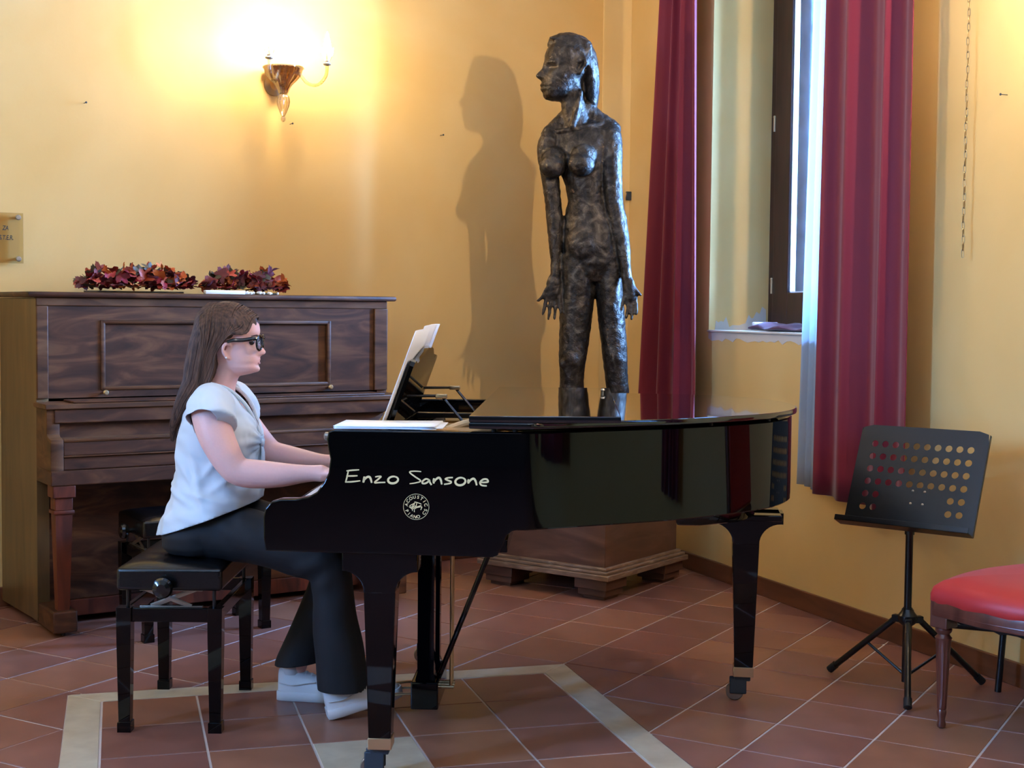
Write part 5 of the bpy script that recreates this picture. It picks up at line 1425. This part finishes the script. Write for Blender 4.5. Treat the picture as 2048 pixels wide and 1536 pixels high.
    # ---------------------------------------------------------------- sneakers
    def sneaker(M):
        bm = bmesh.new(); rings = []
        plan = [(-.055, .026), (-.045, .035), (-.01, .040), (.05, .040), (.10, .045), (.145, .048), (.175, .044), (.195, .032), (.205, .014)]
        def ring(z, g):
            L = [(x if abs(w) > .02 else x, w + g) for x, w in plan]
            return [(x, w, z) for x, w in L] + [(x, -w, z) for x, w in reversed(L)]
        for z, g in ((0, -.004), (.004, .001), (.03, .002), (.034, -.002)): rings.append(ring(z, g))
        loft(bm, rings); so = obj('shoe_sole', mesh_bm('shoe_sole', bm, angle=50), MT['sole'], root, M=M)
        bm = bmesh.new(); rings = []
        for x, w, h in ((-.052, .020, .105), (-.04, .032, .110), (-.01, .037, .106), (.03, .038, .098), (.06, .040, .090), (.09, .043, .076), (.13, .045, .064), (.165, .042, .056), (.188, .030, .048), (.198, .014, .040)):
            r = []
            for i in range(20):
                a = math.pi * i / 19; c = math.cos(a); s_ = math.sin(a)
                r.append((x, w * math.copysign(abs(c) ** .7, c), .030 + (h - .030) * s_ ** .75))
            rings.append(r)
        loft(bm, rings); u_ = obj('shoe_upper', mesh_bm('shoe_upper', bm, angle=60), MT['sneaker'], root, M=M)
        bm = bmesh.new()
        for k in range(5):
            x = .045 + k * .018; h = .096 - k * .0065
            tube(bm, [(x, -.022, h - .010), (x, 0, h + .002), (x, .022, h - .010)], .003, 6, 4)
        obj('laces', bm, MT['sneaker'], u_)
        for s in (-1, 1):
            bm = bmesh.new(); tube(bm, [(-.045, s * .032, .062), (0, s * .0405, .058), (.05, s * .041, .066), (.085, s * .041, .072)], .003, 6, 4, flat=.5); tube(bm, [(.12, s * .044, .036), (.13, s * .042, .055), (.125, s * .03, .066)], .0025, 6, 4); obj('seam', bm, MT['sneaker'], u_)
        bm = bmesh.new(); lathe(bm, [(.032, .09), (.034, .112), (.031, .125), (.027, .118)], 20, Matrix.Translation((-.008, 0, 0))); obj('shoe_collar', bm, MT['sneaker'], u_)
    sneaker(Matrix.Translation((.485, -.060, .0)) @ Matrix.Rotation(R(18), 4, 'Z') @ Matrix.Translation((-.055, 0, 0)) @ Matrix.Rotation(R(-14), 4, 'Y') @ Matrix.Translation((.055, 0, 0)))
    sneaker(Matrix.Translation((.285, .150, .0)) @ Matrix.Rotation(R(-6), 4, 'Z'))
    # ---------------------------------------------------------------- hair
    bm = bmesh.new()
    hf = interp([(1.20, .06), (1.215, .078), (1.235, .088), (1.245, .125), (1.26, .155), (1.285, .178), (1.30, .187), (1.325, .178), (1.345, .155), (1.362, .122), (1.372, .095)])
    hb = interp([(1.20, -.035), (1.235, -.030), (1.27, -.024), (1.30, -.014), (1.325, .002), (1.345, .025), (1.362, .055), (1.372, .08)])
    hw_ = interp([(1.20, .082), (1.24, .082), (1.28, .080), (1.31, .074), (1.335, .060), (1.355, .038), (1.372, .01)])
    zs = [1.20 + .172 * i / 40 for i in range(41)]
    rings = []
    for z in zs:
        f, b, w = hf(z), hb(z), hw_(z); ring = []
        for i in range(48):
            a = 2 * math.pi * i / 48; ca, sa = math.cos(a), math.sin(a)
            x = (f + b) / 2 + math.copysign(abs(ca) ** .9, ca) * (f - b) / 2; y = math.copysign(abs(sa) ** .85, sa) * w
            ring.append((x, y, z))
        rings.append(ring)
    loft(bm, rings)
    loft(bm, [ell((x, 0, z), rx, ry, 0, 0, 36, 2.3) for x, z, rx, ry in ((.05, 1.31, .045, .055), (.035, 1.27, .058, .078), (.022, 1.235, .058, .083), (.015, 1.20, .062, .085), (.008, 1.16, .060, .087), (.0, 1.12, .055, .090), (-.022, 1.08, .046, .094), (-.045, 1.04, .036, .096), (-.062, 1.0, .028, .092), (-.078, .965, .020, .082), (-.086, .94, .012, .066), (-.09, .925, .006, .05))])
    hm = remesh(bm, .005, 3, .5)
    displace(hm, lambda p, n: .0035 * noise.noise(Vector((p.x * 60, p.y * 75, p.z * 5))) + .002 * noise.noise(Vector((p.x * 120, p.y * 150, p.z * 8))))
    # open the face: nothing in front of the hairline
    cut_faces(hm, lambda c, n: (c.x > .098 and c.z < 1.240 + (c.x - .105) * .62) or (c.x > .074 and 1.175 < c.z < 1.238 and abs(c.y) > .04))
    h_ = obj('hair', hm, MT['hair'], root)
    rgh = random.Random(9); bm = bmesh.new()
    for k in range(300):
        s = -1 if k % 2 else 1
        a = rgh.uniform(0, 1.0)
        x0 = .190 - .185 * a; f = max(0, min(1, (x0 - .05) / .14)); tq = rgh.uniform(-.004, .004)
        z0 = min(1.3745, 1.3745 - 4.6 * (x0 - .085) ** 2); xm = x0 * .62 + .012
        x2 = .104 * f + (1 - f) * xm * .95; x3 = min(xm * .62 + .004, .064)
        P = [(x0, s * .003, z0), (x0 * .94, s * .040, z0 - .013), (x0 * .82 + .004, s * .068, z0 - .045 - .01 * f), (x2, s * (.083 + tq), 1.266 + rgh.uniform(-.004, .004)), (x3, s * (.087 + tq), 1.205), (xm * .5 - .008, s * (.0885 + tq), 1.14), (xm * .42 - .030, s * (.092 + tq) * (1 - .06 * a), 1.07), (-.062 + xm * .25, s * (.088 + tq) * (1 - .25 * a), 1.0), (-.086 + xm * .1, s * .066 * (1 - .5 * a), .945 + rgh.uniform(-.02, .02))]
        tube(bm, P, [.0012, .0021, .0024, .0024, .0024, .0024, .0022, .0018, .0007], 5, 4)
    shell = ((.022, 1.235, .058, .083), (.008, 1.16, .060, .087), (.0, 1.12, .055, .090), (-.022, 1.08, .046, .094), (-.045, 1.04, .036, .096), (-.062, 1.0, .028, .092), (-.078, .965, .020, .082), (-.086, .94, .012, .066))
    for k in range(300):
        s = -1 if k % 2 else 1
        ph = rgh.uniform(.22, 1.0) * math.pi; c_, s_ = math.cos(ph), math.sin(ph); g = rgh.uniform(.99, 1.035)
        P = [(.075 + .05 * c_, s * .012 * s_, 1.371), (.055 + .068 * c_, s * .058 * s_, 1.335), (.04 + .066 * c_, s * .078 * s_, 1.285)]
        P += [(cx + rx * c_ * g, s * ry * s_ ** .87 * g, z) for cx, z, rx, ry in shell[:-1]] + [(shell[-1][0] + shell[-1][2] * c_, s * shell[-1][3] * s_ * rgh.uniform(.7, 1), .94 + rgh.uniform(-.03, .015))]
        tube(bm, P, [.001, .002] + [.0023] * (len(P) - 4) + [.0018, .0007], 5, 3)
    obj('hair_strands', mesh_bm('hair_strands', bm), MT['hair'], h_, kind='stuff')
    # ---------------------------------------------------------------- glasses, earring
    bm = bmesh.new()
    def lens_ring(s):
        return [(.2015 - .012 * abs(math.sin(a) * .0) - .010 * ((.033 + .025 * math.cos(a)) / .06), s * (.033 + .025 * math.cos(a)), 1.236 + .022 * math.sin(a) + (.004 if math.sin(a) > 0 else 0)) for a in [2 * math.pi * i / 24 for i in range(25)]]
    for s in (-1, 1): tube(bm, lens_ring(s), .0038, 8)
    tube(bm, [(.197, -.009, 1.246), (.2, 0, 1.248), (.197, .009, 1.246)], .003, 8, 3)
    gl = obj('glasses', bm, MT['dark'], root)
    for s in (-1, 1):
        bm = bmesh.new(); tube(bm, [(.194, s * .060, 1.254), (.185, s * .070, 1.253), (.15, s * .0775, 1.248), (.12, s * .082, 1.247), (.10, s * .083, 1.242)], [.005, .0055, .0055, .005, .004], 8, 4, flat=1.2); obj('temple', bm, MT['dark'], gl)
        bm = bmesh.new(); tube(bm, [(.195, s * .060, 1.256), (.178, s * .0705, 1.250)], .002, 6); obj('temple_trim', bm, MT['brass'], gl)
        ln = lens_ring(s); bm = bmesh.new(); vs = [bm.verts.new(p) for p in ln[:-1]]; bm.faces.new(vs); lo = obj('lens', bm, MT['pane'], gl); q = lo.modifiers.new('t', 'SOLIDIFY'); q.thickness = .0015
        bm = bmesh.new(); ball(bm, (.1695, s * .030, 1.241), .0105, 14); obj('eye', bm, MT['eye'], root)
        bm = bmesh.new(); ball(bm, (.096, s * .078, 1.190), .0032, 10); obj('earring', bm, MT['ivory'], root)
        bm = bmesh.new(); tube(bm, [(.188, s * .012, 1.259), (.187, s * .028, 1.264), (.172, s * .048, 1.261)], [.0025, .003, .0015], 8, 4, flat=.6); obj('eyebrow', bm, MT['hair'], root)
    bm = bmesh.new(); tube(bm, [(.180, -.019, 1.1775), (.1875, -.008, 1.1835), (.1895, 0, 1.1825), (.1875, .008, 1.1835), (.180, .019, 1.1775)], [.0015, .004, .0042, .004, .0015], 8, 4, flat=.8); tube(bm, [(.180, -.018, 1.176), (.187, -.008, 1.1715), (.189, 0, 1.171), (.187, .008, 1.1715), (.180, .018, 1.176)], [.0015, .0045, .005, .0045, .0015], 8, 4, flat=.8)
    obj('lips', bm, MT['lip'], root)
    return root
pianist()
